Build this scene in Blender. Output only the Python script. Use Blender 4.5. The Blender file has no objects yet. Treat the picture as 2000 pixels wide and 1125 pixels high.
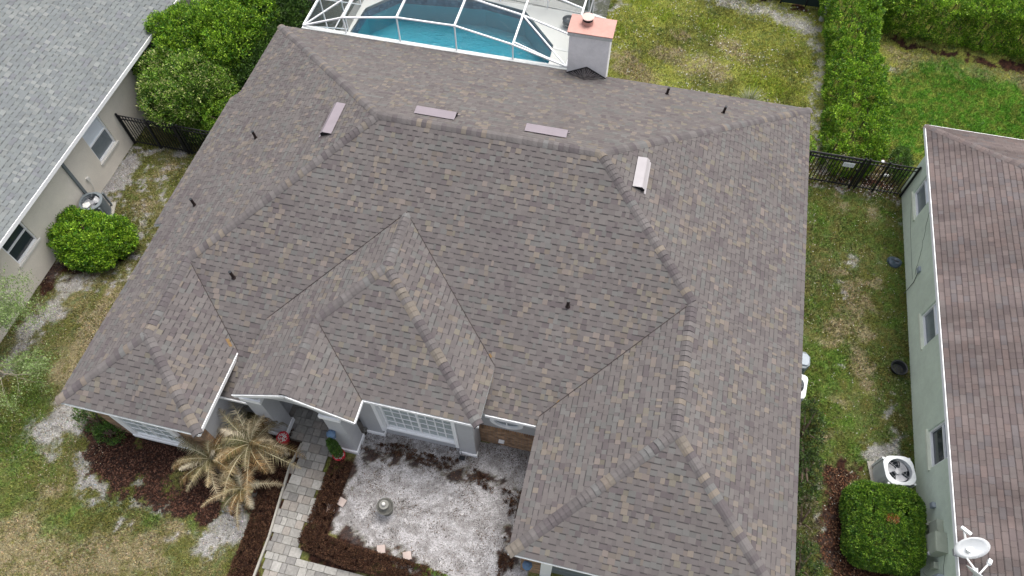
import bpy, math, random
import numpy as np
from mathutils import Vector, Matrix
random.seed(7); RNG=np.random.default_rng(7)
R=math.radians
scene=bpy.context.scene
COL=scene.collection
# ---------------------------------------------------------------- camera, sky, sun
cd=bpy.data.cameras.new('camera'); cam=bpy.data.objects.new('camera',cd); COL.objects.link(cam)
cd.sensor_width=36; cd.lens=1418.686/2000*36; cd.clip_start=.1; cd.clip_end=1500
RT=Vector((.9731120,.2301728,-.0085760)); UP=Vector((-.1927668,.8342185,.5166434)); FW=Vector((-.1260715,.5010988,-.8561577))
M=Matrix((RT,UP,-FW)).transposed().to_4x4(); M.translation=Vector((14.2143,-7.6725,21.6115)); cam.matrix_world=M
scene.camera=cam
SUN_EL=R(71); SUN_AZ=R(25)          # azimuth measured from +y towards +x
w=bpy.data.worlds.new('World'); scene.world=w; w.use_nodes=True
nt=w.node_tree; bg=nt.nodes['Background']; sk=nt.nodes.new('ShaderNodeTexSky'); sk.sky_type='NISHITA'
sk.sun_disc=False; sk.sun_elevation=SUN_EL; sk.sun_rotation=SUN_AZ; sk.air_density=1.0; sk.dust_density=7.0; sk.ozone_density=.6
hs=nt.nodes.new('ShaderNodeHueSaturation'); hs.inputs['Saturation'].default_value=.5; nt.links.new(sk.outputs[0],hs.inputs['Color']); nt.links.new(hs.outputs[0],bg.inputs[0]); bg.inputs[1].default_value=.15
sd=bpy.data.lights.new('sun','SUN'); sd.energy=.55; sd.angle=R(25); sd.color=(1,.97,.92)
so=bpy.data.objects.new('sun',sd); COL.objects.link(so)
sdir=Vector((math.sin(SUN_AZ)*math.cos(SUN_EL),math.cos(SUN_AZ)*math.cos(SUN_EL),math.sin(SUN_EL)))
so.rotation_euler=(-sdir).to_track_quat('-Z','Y').to_euler(); so.location=(0,0,40)
scene.view_settings.view_transform='Standard'; scene.view_settings.look='None'
scene.view_settings.exposure=.95; scene.view_settings.gamma=1
scene.cycles.max_bounces=6; scene.cycles.transparent_max_bounces=12
# ---------------------------------------------------------------- materials
def mat(name,col=(.5,.5,.5),rough=.8,metal=0,attr=False,noise=None,bump=None,spec=.3,translucent=0):
    m=bpy.data.materials.new(name); m.use_nodes=True; n=m.node_tree.nodes; l=m.node_tree.links
    b=n['Principled BSDF']; b.inputs['Roughness'].default_value=rough; b.inputs['Metallic'].default_value=metal
    b.inputs['Specular IOR Level'].default_value=spec
    tc=n.new('ShaderNodeTexCoord')
    if attr:
        a=n.new('ShaderNodeAttribute'); a.attribute_name='Col'; kv=n.new('ShaderNodeVectorMath'); kv.operation='SCALE'; kv.inputs['Scale'].default_value=.87; l.new(a.outputs['Color'],kv.inputs[0]); src=kv.outputs[0]
    else:
        c=n.new('ShaderNodeRGB'); c.outputs[0].default_value=(*col,1); src=c.outputs[0]
    for (sc,amt,det) in (noise or []):
        t=n.new('ShaderNodeTexNoise'); t.inputs['Scale'].default_value=sc; t.inputs['Detail'].default_value=det
        t.inputs['Roughness'].default_value=.65
        l.new(tc.outputs['Object'],t.inputs['Vector'])
        mr=n.new('ShaderNodeMapRange'); mr.inputs[1].default_value=.25; mr.inputs[2].default_value=.75
        mr.inputs[3].default_value=1-amt; mr.inputs[4].default_value=1+amt; l.new(t.outputs['Fac'],mr.inputs[0])
        mx=n.new('ShaderNodeVectorMath'); mx.operation='SCALE'; l.new(src,mx.inputs[0]); l.new(mr.outputs[0],mx.inputs['Scale']); src=mx.outputs[0]
    l.new(src,b.inputs['Base Color'])
    if bump:
        t=n.new('ShaderNodeTexNoise'); t.inputs['Scale'].default_value=bump[0]; t.inputs['Detail'].default_value=5
        l.new(tc.outputs['Object'],t.inputs['Vector'])
        bp=n.new('ShaderNodeBump'); bp.inputs['Strength'].default_value=bump[1]; bp.inputs['Distance'].default_value=bump[2]
        l.new(t.outputs['Fac'],bp.inputs['Height']); l.new(bp.outputs[0],b.inputs['Normal'])
    if translucent:
        tr=n.new('ShaderNodeBsdfTranslucent'); l.new(src,tr.inputs[0]); mxs=n.new('ShaderNodeMixShader'); mxs.inputs[0].default_value=translucent
        l.new(b.outputs[0],mxs.inputs[1]); l.new(tr.outputs[0],mxs.inputs[2]); l.new(mxs.outputs[0],n['Material Output'].inputs['Surface'])
    return m
MT={}
MT['shingle']=mat('asphalt_shingle',rough=.95,attr=True,noise=[(90,.07,2),(.5,.06,3)],spec=.12)
MT['leaf']=mat('leaf',rough=.5,attr=True,translucent=.14,spec=.3)
MT['dryleaf']=mat('dry_leaf',rough=.8,attr=True,translucent=.1,spec=.15)
MT['ground']=mat('ground_cover',rough=1,attr=True,noise=[(30,.62,6),(11,.32,5),(2.5,.12,4)],bump=(30,.9,.05),spec=.05)
MT['bark']=mat('bark',(.10,.075,.055),.9,noise=[(12,.3,5)])
MT['white']=mat('white_paint',(.80,.81,.82),.55,noise=[(1.5,.06,4)])
MT['whitedirty']=mat('weathered_white_paint',(.50,.52,.51),.7,noise=[(2,.18,6),(14,.12,4)])
MT['stuccogrey']=mat('grey_stucco',(.42,.425,.435),.95,noise=[(1.2,.09,5),(30,.06,3)],bump=(60,.5,.01))
MT['stuccotan']=mat('beige_stucco',(.68,.64,.56),.95,noise=[(.8,.10,6),(25,.06,3)],bump=(60,.5,.01))
MT['stuccogreen']=mat('pale_green_stucco',(.62,.70,.585),.95,noise=[(.7,.13,7),(6,.06,4),(30,.05,3)],bump=(60,.5,.01))
MT['sillgreen']=mat('pale_green_sill',(.66,.70,.58),.9,noise=[(3,.12,5)])
MT['sill']=mat('pale_sill',(.62,.61,.57),.9,noise=[(3,.12,5)])
MT['chim']=mat('chimney_stucco',(.80,.79,.785),.95,noise=[(1.3,.10,6),(5,.07,4),(35,.05,3)],bump=(60,.5,.01))
MT['terracotta']=mat('faded_red_metal_cap',(.42,.235,.20),.6,noise=[(2.5,.13,6),(11,.06,4)])
MT['flue']=mat('pink_flue_lid',(.52,.38,.34),.6,noise=[(6,.1,4)])
MT['black']=mat('black_metal',(.012,.013,.016),.45)
MT['darkpipe']=mat('dark_brown_pipe',(.022,.014,.013),.6)
MT['vent']=mat('mauve_painted_metal',(.20,.175,.195),.5,noise=[(3,.06,3)])
MT['ventlight']=mat('pale_painted_metal',(.31,.295,.305),.5,noise=[(3,.05,3)])
MT['dark']=mat('dark_gap',(.015,.014,.015),.9)
MT['glass']=mat('window_glass',(.03,.04,.05),.08,spec=.8)
MT['panelight']=mat('curtained_glass',(.34,.39,.39),.3,spec=.5,noise=[(4,.12,3)])
MT['glassgrey']=mat('screened_glass',(.17,.20,.22),.25,noise=[(3,.15,3)],spec=.5)
MT['blind']=mat('blind_behind_glass',(.72,.78,.84),.3,spec=.5,noise=[(2,.04,2)])
MT['concrete']=mat('pool_deck_coating',(.50,.52,.50),.9,noise=[(.8,.06,5),(30,.05,3)])
MT['mortar']=mat('dark_joint_sand',(.07,.065,.055),.95)
MT['kerb']=mat('concrete_edging',(.28,.27,.24),.95,noise=[(4,.2,5)])
MT['acgrey']=mat('grey_unit_paint',(.15,.175,.19),.5,noise=[(4,.08,3)])
MT['acwhite']=mat('offwhite_unit_paint',(.62,.65,.66),.5,noise=[(4,.06,3)])
MT['fan']=mat('fan_metal',(.33,.34,.36),.45,metal=.3)
MT['acdark']=mat('unit_interior',(.03,.04,.05),.8)
MT['red']=mat('red_glazed_pot',(.42,.02,.035),.35)
MT['stone']=mat('carved_stone',(.10,.10,.09),.9,noise=[(8,.25,5)],bump=(25,.6,.02))
MT['stonelight']=mat('pale_stone',(.19,.19,.175),.9,noise=[(8,.2,5)])
MT['pinkpaver']=mat('pink_stepping_stone',(.37,.31,.285),.95,noise=[(6,.12,5)])
MT['paver']=mat('paver',rough=.95,attr=True,noise=[(14,.22,6),(2,.14,5)],bump=(40,.6,.01),spec=.1)
MT['pebble']=mat('white_pebbles',(.6,.6,.58),.9,noise=[(30,.3,3)])
MT['bluelamp']=mat('blue_grey_glass',(.09,.15,.24),.25)
MT['rubber']=mat('black_rubber',(.02,.022,.025),.4)
MT['bag']=mat('dark_plastic_lid',(.045,.065,.085),.35)
MT['box']=mat('utility_box_paint',(.36,.39,.32),.6,noise=[(5,.08,3)])
MT['boxgrey']=mat('utility_box_grey',(.30,.34,.38),.55,noise=[(5,.08,3)])
MT['dish']=mat('dish_white',(.78,.80,.80),.4)
MT['bagfoil']=mat('pale_plastic_wrap',(.62,.64,.64),.3,noise=[(9,.3,4)],bump=(12,1,.05))
MT['pot']=mat('glazed_dark_pot',(.035,.045,.055),.3,noise=[(6,.3,2)])
MT['potpat']=mat('pot_pattern',(.42,.43,.42),.5)
MT['plaster']=mat('pool_plaster',(.10,.36,.41),.8,noise=[(3,.05,4)])
MT['fabricgreen']=mat('dark_screen_fabric',(.02,.035,.03),.9)
def brick():
    m=mat('brick',(.3,.2,.15),.95); n=m.node_tree.nodes; l=m.node_tree.links
    tc=n.new('ShaderNodeTexCoord'); sp=n.new('ShaderNodeSeparateXYZ'); l.new(tc.outputs['Object'],sp.inputs[0])
    ad=n.new('ShaderNodeMath'); l.new(sp.outputs[0],ad.inputs[0]); l.new(sp.outputs[1],ad.inputs[1])
    cb=n.new('ShaderNodeCombineXYZ'); l.new(ad.outputs[0],cb.inputs[0]); l.new(sp.outputs[2],cb.inputs[1])
    bt=n.new('ShaderNodeTexBrick'); l.new(cb.outputs[0],bt.inputs[0]); bt.inputs['Scale'].default_value=1
    bt.inputs['Brick Width'].default_value=.21; bt.inputs['Row Height'].default_value=.075; bt.inputs['Mortar Size'].default_value=.008
    bt.inputs['Color1'].default_value=(.40,.25,.14,1); bt.inputs['Color2'].default_value=(.24,.14,.085,1); bt.inputs['Mortar'].default_value=(.22,.19,.16,1)
    t=n.new('ShaderNodeTexNoise'); t.inputs['Scale'].default_value=5; t.inputs['Detail'].default_value=6; l.new(tc.outputs['Object'],t.inputs[0])
    mr=n.new('ShaderNodeMapRange'); mr.inputs[1].default_value=.3; mr.inputs[2].default_value=.7; mr.inputs[3].default_value=.6; mr.inputs[4].default_value=1.35; l.new(t.outputs[0],mr.inputs[0])
    v=n.new('ShaderNodeVectorMath'); v.operation='SCALE'; l.new(bt.outputs[0],v.inputs[0]); l.new(mr.outputs[0],v.inputs['Scale'])
    l.new(v.outputs[0],n['Principled BSDF'].inputs['Base Color'])
    bp=n.new('ShaderNodeBump'); bp.inputs['Distance'].default_value=.01; l.new(bt.outputs['Fac'],bp.inputs['Height']); bp.invert=True
    l.new(bp.outputs[0],n['Principled BSDF'].inputs['Normal']); return m
MT['brick']=brick()
def tile():
    m=mat('pool_tile',(.1,.14,.2),.35,spec=.5); n=m.node_tree.nodes; l=m.node_tree.links
    tc=n.new('ShaderNodeTexCoord'); vo=n.new('ShaderNodeTexVoronoi'); vo.inputs['Scale'].default_value=7; vo.distance='CHEBYCHEV'; vo.inputs['Randomness'].default_value=.3
    l.new(tc.outputs['Object'],vo.inputs[0]); cr=n.new('ShaderNodeValToRGB'); l.new(vo.outputs['Color'],cr.inputs[0])
    cr.color_ramp.elements[0].color=(.05,.075,.12,1); cr.color_ramp.elements[1].color=(.15,.21,.28,1); l.new(cr.outputs[0],n['Principled BSDF'].inputs['Base Color']); return m
MT['tile']=tile()
def water():
    m=bpy.data.materials.new('pool_water'); m.use_nodes=True; n=m.node_tree.nodes; l=m.node_tree.links; n.clear()
    o=n.new('ShaderNodeOutputMaterial'); tr=n.new('ShaderNodeBsdfTransparent'); gl=n.new('ShaderNodeBsdfGlossy'); gl.inputs['Roughness'].default_value=.04
    tr.inputs[0].default_value=(.93,.97,.98,1)
    fr=n.new('ShaderNodeFresnel'); fr.inputs[0].default_value=1.33; mx=n.new('ShaderNodeMixShader')
    tc=n.new('ShaderNodeTexCoord'); t=n.new('ShaderNodeTexNoise'); t.inputs['Scale'].default_value=5.5; t.inputs['Detail'].default_value=4; t.inputs['Distortion'].default_value=.8
    mp=n.new('ShaderNodeMapping'); mp.inputs['Scale'].default_value=(1,2.2,1); l.new(tc.outputs['Object'],mp.inputs[0]); l.new(mp.outputs[0],t.inputs[0])
    bp=n.new('ShaderNodeBump'); bp.inputs['Strength'].default_value=.7; bp.inputs['Distance'].default_value=.14; l.new(t.outputs[0],bp.inputs['Height'])
    l.new(bp.outputs[0],gl.inputs['Normal']); l.new(bp.outputs[0],fr.inputs['Normal'])
    ge=n.new('ShaderNodeNewGeometry'); sb=n.new('ShaderNodeMath'); sb.operation='SUBTRACT'; sb.inputs[0].default_value=1; l.new(ge.outputs['Backfacing'],sb.inputs[1]); mu=n.new('ShaderNodeMath'); mu.operation='MULTIPLY'; l.new(sb.outputs[0],mu.inputs[0]); l.new(fr.outputs[0],mu.inputs[1]); l.new(mu.outputs[0],mx.inputs[0]); l.new(tr.outputs[0],mx.inputs[1]); l.new(gl.outputs[0],mx.inputs[2]); l.new(mx.outputs[0],o.inputs['Surface'])
    va=n.new('ShaderNodeVolumeAbsorption'); va.inputs[0].default_value=(.10,.70,.82,1); va.inputs[1].default_value=.34; l.new(va.outputs[0],o.inputs['Volume']); return m
MT['water']=water()
def screen(a,col):
    m=bpy.data.materials.new('insect_screen'); m.use_nodes=True; n=m.node_tree.nodes; l=m.node_tree.links; n.clear()
    o=n.new('ShaderNodeOutputMaterial'); tr=n.new('ShaderNodeBsdfTransparent'); d=n.new('ShaderNodeBsdfDiffuse'); d.inputs[0].default_value=(*col,1)
    mx=n.new('ShaderNodeMixShader'); mx.inputs[0].default_value=a; l.new(tr.outputs[0],mx.inputs[1]); l.new(d.outputs[0],mx.inputs[2]); l.new(mx.outputs[0],o.inputs['Surface']); return m
MT['screen']=screen(.07,(.25,.27,.27)); MT['screenwall']=screen(.55,(.07,.09,.09))
# ---------------------------------------------------------------- object helpers
def tag(o,label=None,cat=None,group=None,kind=None):
    if label: o['label']=label
    if cat: o['category']=cat
    if group: o['group']=group
    if kind: o['kind']=kind
    return o
def thing(name,label,cat,loc=(0,0,0),rz=0,group=None):
    o=bpy.data.objects.new(name,None); COL.objects.link(o); o.location=loc; o.rotation_euler=(0,0,rz); o.empty_display_size=.3
    return tag(o,label,cat,group)
def link(name,me,m,parent=None,smooth=False):
    o=bpy.data.objects.new(name,me); COL.objects.link(o); me.materials.append(MT[m])
    if parent: o.parent=parent
    if smooth: me.polygons.foreach_set('use_smooth',[True]*len(me.polygons))
    return o
class MB:
    def __init__(s): s.v=[]; s.f=[]; s.c=[]
    def add(s,vs,fs,col=None):
        b=len(s.v); s.v+=[tuple(v) for v in vs]; s.f+=[tuple(b+i for i in f) for f in fs]; s.c+=[col]*len(fs); return s
    def hexa(s,q,col=None): # 8 points: bottom 4, top 4
        return s.add(q,[(3,2,1,0),(4,5,6,7),(0,1,5,4),(1,2,6,5),(2,3,7,6),(3,0,4,7)],col)
    def box(s,x0,x1,y0,y1,z0,z1,col=None):
        return s.hexa([(x0,y0,z0),(x1,y0,z0),(x1,y1,z0),(x0,y1,z0),(x0,y0,z1),(x1,y0,z1),(x1,y1,z1),(x0,y1,z1)],col)
    def bar(s,a,b,w,h=None,up=(0,0,1),col=None):
        a=Vector(a); b=Vector(b); h=h or w; d=(b-a).normalized(); u=Vector(up)
        if abs(d.dot(u))>.97: u=Vector((0,1,0))
        x=d.cross(u).normalized(); y=x.cross(d).normalized(); q=[]
        for p in (a,b):
            for sx,sy in ((-1,-1),(1,-1),(1,1),(-1,1)): q.append(p+x*sx*w/2+y*sy*h/2)
        return s.hexa(q,col)
    def tube(s,pts,rs,n=10,cap=True,col=None):
        pts=[Vector(p) for p in pts]; rs=rs if hasattr(rs,'__len__') else [rs]*len(pts); vs=[]; fs=[]
        for i,p in enumerate(pts):
            d=(pts[min(i+1,len(pts)-1)]-pts[max(i-1,0)]).normalized(); u=Vector((0,0,1)) if abs(d.z)<.9 else Vector((1,0,0))
            x=d.cross(u).normalized(); y=x.cross(d).normalized()
            for k in range(n):
                t=2*math.pi*k/n; vs.append(p+(x*math.cos(t)+y*math.sin(t))*rs[i])
        for i in range(len(pts)-1):
            for k in range(n): fs.append((i*n+k,i*n+(k+1)%n,(i+1)*n+(k+1)%n,(i+1)*n+k))
        if cap: fs+= [tuple(range(n-1,-1,-1)),tuple((len(pts)-1)*n+k for k in range(n))]
        return s.add(vs,fs,col)
    def lathe(s,c,prof,n=24,sx=1,sy=1,col=None):
        vs=[];fs=[]
        for r,z in prof:
            for k in range(n):
                t=2*math.pi*k/n; vs.append((c[0]+r*sx*math.cos(t),c[1]+r*sy*math.sin(t),c[2]+z))
        for i in range(len(prof)-1):
            for k in range(n): fs.append((i*n+k,i*n+(k+1)%n,(i+1)*n+(k+1)%n,(i+1)*n+k))
        fs.append(tuple((len(prof)-1)*n+k for k in range(n))); return s.add(vs,fs,col)
    def prism(s,pts,z0,z1,col=None): # pts: plan polygon ccw
        n=len(pts); f0=z0 if callable(z0) else (lambda x,y:z0); f1=z1 if callable(z1) else (lambda x,y:z1)
        vs=[(x,y,f0(x,y)) for x,y in pts]+[(x,y,f1(x,y)) for x,y in pts]
        return s.add(vs,[tuple(range(n-1,-1,-1)),tuple(range(n,2*n))]+[(i,(i+1)%n,n+(i+1)%n,n+i) for i in range(n)],col)
    def build(s,name,m,parent=None,smooth=False,bevel=0):
        me=bpy.data.meshes.new(name); me.from_pydata(s.v,[],s.f)
        if any(c is not None for c in s.c):
            a=me.attributes.new('Col','FLOAT_COLOR','FACE'); arr=np.ones((len(s.f),4),np.float32)
            arr[:,:3]=[c if c is not None else (.5,.5,.5) for c in s.c]; a.data.foreach_set('color',arr.ravel())
        o=link(name,me,m,parent,smooth)
        if bevel:
            b=o.modifiers.new('bevel','BEVEL'); b.width=bevel; b.segments=2; b.limit_method='ANGLE'
        return o
def npmesh(name,V,F,C,m,parent=None): # V (n,3), F (k,q) ints, C (k,3)
    me=bpy.data.meshes.new(name); k,q=F.shape
    me.vertices.add(len(V)); me.vertices.foreach_set('co',V.astype(np.float32).ravel())
    me.loops.add(k*q); me.loops.foreach_set('vertex_index',F.astype(np.int32).ravel())
    me.polygons.add(k); me.polygons.foreach_set('loop_start',np.arange(0,k*q,q,dtype=np.int32)); me.polygons.foreach_set('loop_total',np.full(k,q,dtype=np.int32))
    me.update(calc_edges=True); me.validate()
    if C is not None:
        a=me.attributes.new('Col','FLOAT_COLOR','FACE'); arr=np.ones((k,4),np.float32); arr[:,:3]=C; a.data.foreach_set('color',arr.ravel())
    return link(name,me,m,parent)
# ---------------------------------------------------------------- noise in numpy
_T=np.random.default_rng(3).random((256,256))
def vnoise(x,y):
    xi=np.floor(x).astype(int); yi=np.floor(y).astype(int); fx=x-xi; fy=y-yi; fx=fx*fx*(3-2*fx); fy=fy*fy*(3-2*fy)
    g=lambda a,b:_T[a&255,b&255]
    return (g(xi,yi)*(1-fx)+g(xi+1,yi)*fx)*(1-fy)+(g(xi,yi+1)*(1-fx)+g(xi+1,yi+1)*fx)*fy
def fbm(x,y,o=4):
    s=0;a=.5;t=0
    for i in range(o): s=s+a*vnoise(x*2**i+17.3*i,y*2**i+5.1*i); t+=a; a*=.55
    return s/t
def sstep(a,b,x):
    t=np.clip((x-a)/(b-a),0,1); return t*t*(3-2*t)
BLOBS={
 'S':[(-4.88,7.64,0.35),(-4.95,6.69,0.35),(-5.02,6.02,0.35),(-5.08,5.37,0.35),(-4.23,8.01,0.30),(-3.20,8.16,0.30),(-3.75,4.33,0.30),(-2.88,4.06,0.30),(-3.04,4.74,0.25),(-3.99,1.88,0.40),(-4.17,1.52,0.35),(-3.27,2.38,0.35),(-4.36,0.84,0.35),(-3.96,0.51,0.30),(-4.49,-0.22,0.35),(-4.40,0.10,0.30),(-4.28,-1.16,0.40),(-4.37,-1.75,0.30),(-4.54,-0.43,0.30),(-2.00,-3.01,0.45),(-2.15,-3.48,0.35),(-1.79,-2.61,0.30),(-1.54,-3.17,0.40),(-1.12,-2.98,0.35),(-0.55,-3.19,0.30),(-0.51,-3.85,0.25),(-1.52,-3.92,0.20),(-0.18,-4.27,0.30),(0.25,-4.57,0.30),(0.75,-4.69,0.30),(1.87,-5.35,0.20),(1.71,-4.54,0.25),(2.35,-4.55,0.25),(2.72,-4.61,0.20),(4.51,-5.10,0.35),(4.78,-4.81,0.40),(4.88,-4.34,0.35),(5.01,-4.08,0.30),(4.41,-5.56,0.30),(5.11,-5.18,0.25),(3.67,-5.30,0.12),(3.20,-5.70,0.18),(22.37,8.89,0.28),(22.08,7.84,0.15),(22.28,7.31,0.12),(22.09,4.49,0.12),(23.59,2.10,0.25),(23.71,2.64,0.20),(23.38,1.73,0.35),(23.01,1.80,0.20),(23.73,3.33,0.15),(23.91,3.91,0.12),(23.01,1.56,0.30),(24.01,2.37,0.15),(21.31,12.00,0.25),(22.06,12.03,0.25),(23.18,12.03,0.20),(24.09,11.70,0.20),(24.33,10.79,0.10),(24.36,9.42,0.08),(21.53,-0.59,0.15),(21.71,-0.99,0.25),(21.79,-0.38,0.20),(21.62,-1.59,0.20),(21.72,-1.99,0.20),(21.37,0.29,0.12),(22.11,-0.30,0.10),(-4.92,6.43,0.30),(-4.85,7.11,0.30),(-5.06,5.71,0.30),(-4.33,5.17,0.25),(-4.57,6.38,0.25),(16.57,22.15,0.50),(17.52,21.89,0.50),(18.45,21.59,0.50),(19.35,21.51,0.50),(20.26,21.29,0.50),(20.82,20.80,0.45),(21.06,19.84,0.30),(21.10,18.87,0.30),(21.07,18.07,0.30),(21.05,17.29,0.30),(21.04,16.53,0.30),(21.06,15.80,0.30),(21.09,15.09,0.30),(21.17,14.41,0.30),(21.22,13.87,0.30),(21.23,13.07,0.25),(12.16,20.25,0.20),(12.46,20.61,0.20),(21.48,12.87,0.20),(-1.76,17.48,0.60),(-1.27,16.87,0.40),(-2.43,17.89,0.60),(23.92,19.19,0.25),(23.80,18.22,0.15)],
 'M':[(-4.96,1.66,0.30),(-5.05,1.31,0.25),(-4.87,2.01,0.40),(-4.33,2.47,0.40),(-3.62,2.63,0.40),(-3.07,3.10,0.35),(-2.84,3.61,0.30),(0.10,-3.55,0.50),(-0.31,-3.14,0.50),(1.18,-3.95,0.50),(0.57,-3.77,0.50),(2.17,-4.20,0.45),(3.09,-4.37,0.40),(4.03,-3.92,0.50),(1.64,-3.19,0.60),(0.39,-3.14,0.50),(3.32,-3.12,0.60),(4.86,-3.57,0.40),(2.18,-2.89,0.60),(3.42,-2.26,0.60),(2.90,-1.52,0.50),(3.84,-1.65,0.50),(4.82,-1.94,0.40),(4.84,-2.77,0.50),(5.51,-1.95,0.30),(4.88,-4.34,0.15),(3.23,-1.09,0.40),(3.53,-4.42,0.30),(4.15,-4.51,0.20),(22.04,-0.47,0.25),(22.18,0.33,0.25),(22.25,-1.16,0.35),(22.04,-1.56,0.30),(22.95,-1.77,0.50),(22.67,-1.77,0.40),(22.25,-0.86,0.30),(23.79,-1.51,0.30),(24.36,-1.09,0.30),(23.19,12.74,0.30),(23.56,12.32,0.25),(22.44,12.57,0.25),(24.08,21.13,0.25),(24.61,20.91,0.25),(25.14,20.76,0.25),(25.66,20.65,0.25),(26.18,20.54,0.25),(26.70,20.46,0.25),(27.32,20.40,0.25),(27.93,20.35,0.25),(28.44,20.34,0.25),(28.95,20.33,0.25),(29.36,20.33,0.25),(29.77,20.35,0.25),(16.53,22.70,0.40),(18.85,22.48,0.40),(20.23,22.25,0.40),(8.09,-1.68,0.22),(8.45,-1.76,0.22),(8.90,-1.66,0.20),(9.41,-1.70,0.22),(9.84,-1.52,0.18),(10.19,-1.60,0.20),(10.69,-1.65,0.22),(11.05,-1.80,0.22),(11.50,-1.70,0.20),(11.86,-1.85,0.20),(12.25,-1.84,0.15),(12.71,-2.12,0.15),(12.84,-2.47,0.12),(12.96,-3.19,0.20),(12.85,-3.65,0.20),(7.50,-2.79,0.25),(7.59,-3.24,0.20),(7.67,-3.68,0.20),(7.63,-3.99,0.25),(8.53,-4.30,0.20),(12.84,-3.94,0.20)],  # spots around the round bush paint its ground shadow as dark mulch
 'G':[(-3.06,-3.61,0.80),(-2.34,-4.45,0.90),(-2.03,-5.34,0.70),(-3.12,-2.38,0.50),(-3.14,-2.93,0.50),(2.38,-4.92,0.30),(0.02,-5.48,0.40),(-0.18,-5.98,0.30),(3.84,-4.88,0.30),(0.93,-6.16,0.30),(-3.50,-1.17,0.30),(-5.05,7.06,0.00),(21.35,9.64,0.50),(21.24,10.56,0.40),(21.44,4.62,0.60),(21.53,3.90,0.60),(22.09,4.96,0.30),(21.63,2.84,0.50),(22.10,2.60,0.40),(22.40,1.83,0.40),(21.40,6.59,0.30),(23.78,10.43,0.25),(23.76,9.73,0.30),(23.73,8.83,0.30),(23.80,7.98,0.30),(23.80,7.14,0.30),(23.79,6.53,0.25),(23.80,11.14,0.25),(22.43,10.59,0.20),(21.73,7.50,0.20),(22.70,1.41,0.30),(21.80,1.19,0.30),(23.80,5.36,0.15),(26.30,17.58,1.60),(24.85,16.67,0.90),(27.83,17.06,1.40),(28.99,17.03,1.20),(24.51,18.08,0.60),(24.78,14.96,0.70),(24.35,13.79,0.50),(26.40,19.12,0.90),(28.38,18.65,1.00),(24.13,15.93,0.50),(18.72,17.07,0.70),(19.78,16.70,0.60),(16.74,20.22,0.60),(14.45,20.41,0.60),(12.82,18.99,0.40),(20.34,18.70,0.50),(19.84,20.58,0.40),(13.21,21.03,0.60),(-3.98,5.50,0.20)],
 'T':[(-0.64,-6.82,0.90),(0.65,-6.80,0.70),(-1.41,-6.41,0.60),(1.72,-6.41,0.60),(3.22,-6.20,0.50),(2.30,-5.98,0.40),(-0.90,-5.07,0.30),(3.25,-5.32,0.30),(-1.73,-2.24,0.40),(-2.01,-0.82,0.50),(-2.31,0.69,0.50),(-2.21,1.54,0.40),(-2.44,-1.68,0.40),(-3.29,5.41,0.40),(-3.17,7.23,0.30),(-2.35,0.08,0.50),(22.42,7.66,0.35),(22.76,6.90,0.40),(22.91,5.93,0.35),(22.74,4.92,0.40),(22.08,5.94,0.40),(21.90,8.41,0.20),(23.11,7.82,0.30),(21.76,5.47,0.25),(23.16,11.00,0.30),(22.06,11.23,0.25),(21.78,3.59,0.30),(22.73,4.18,0.30),(21.79,2.02,0.25),(22.10,1.10,0.30),(22.25,3.16,0.30),(23.20,3.92,0.30),(13.89,16.28,0.60),(13.12,17.06,0.60),(15.92,17.38,0.60),(14.74,18.08,0.50),(17.99,18.49,0.50),(17.00,17.30,0.50),(13.19,15.20,0.50),(17.29,18.99,0.40),(15.28,19.21,0.30),(24.16,20.21,0.30),(24.99,19.75,0.50),(26.02,19.66,0.50),(27.03,19.42,0.50),(28.06,19.50,0.50),(29.06,19.41,0.50),(29.66,19.40,0.50),(24.54,19.01,0.40),(23.97,13.70,0.25),(23.57,13.09,0.30)],
}
# ---------------------------------------------------------------- ground
for _k in range(14):
    BLOBS['M'].append((5.72+.01*_k,-2.1-.4*_k,.42))
for _x,_y in ((7.45,-2.3),(7.45,-2.8),(7.45,-3.3),(7.45,-3.8),(7.45,-4.3),(7.6,-4.7),(8.1,-4.75),(8.6,-4.75),(9.1,-4.75),(9.6,-4.75),(10.1,-4.75),(10.6,-4.8)): BLOBS['M'].append((_x,_y,.34))
BLOBS['M']+=[(22.0,-.2,.45),(21.95,.6,.4),(21.95,-1.0,.5),(22.2,.95,.35),(21.9,-1.7,.5),(22.6,-2.2,.6)]
def kmask(k,x,y,n2,n1):
    m=np.zeros_like(x); X=x+(fbm(x*1.7+31,y*1.7,4)-.5)*1.1+(fbm(x*6+3,y*6,3)-.5)*.35; Y=y+(fbm(x*1.7,y*1.7+77,4)-.5)*1.1+(fbm(x*6,y*6+7,3)-.5)*.35
    for bx,by,r in BLOBS[k]: m+=np.exp(-((X-bx)**2+(Y-by)**2)/(r*r*1.1))
    return np.minimum(m,1.15)
def inpoly(x,y,pts):
    r=np.zeros(x.shape,bool); n=len(pts)
    for i in range(n):
        x0,y0=pts[i];x1,y1=pts[(i+1)%n]
        if y0==y1: continue
        c=((y0>y)!=(y1>y))&(x<(x1-x0)*(y-y0)/(y1-y0)+x0); r^=c
    return r
COURT=[(7.7,-1.0),(13.6,-.4),(13.6,-6),(11.4,-5.0),(7.7,-4.2),(7.75,-2.2)]
PATHPOLY=[(5.05,.6),(7.85,.6),(7.85,-1.15),(7.3,-1.9),(7.05,-2.2),(7.15,-3.2),(7.02,-4.98),(8.1,-5.06),(12.6,-5.14),(12.6,-9.5),(5.9,-9.5),(6.22,-5.85),(6.18,-4.78),(5.97,-2.7),(6.02,-1.9),(5.05,-1.9)]
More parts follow.
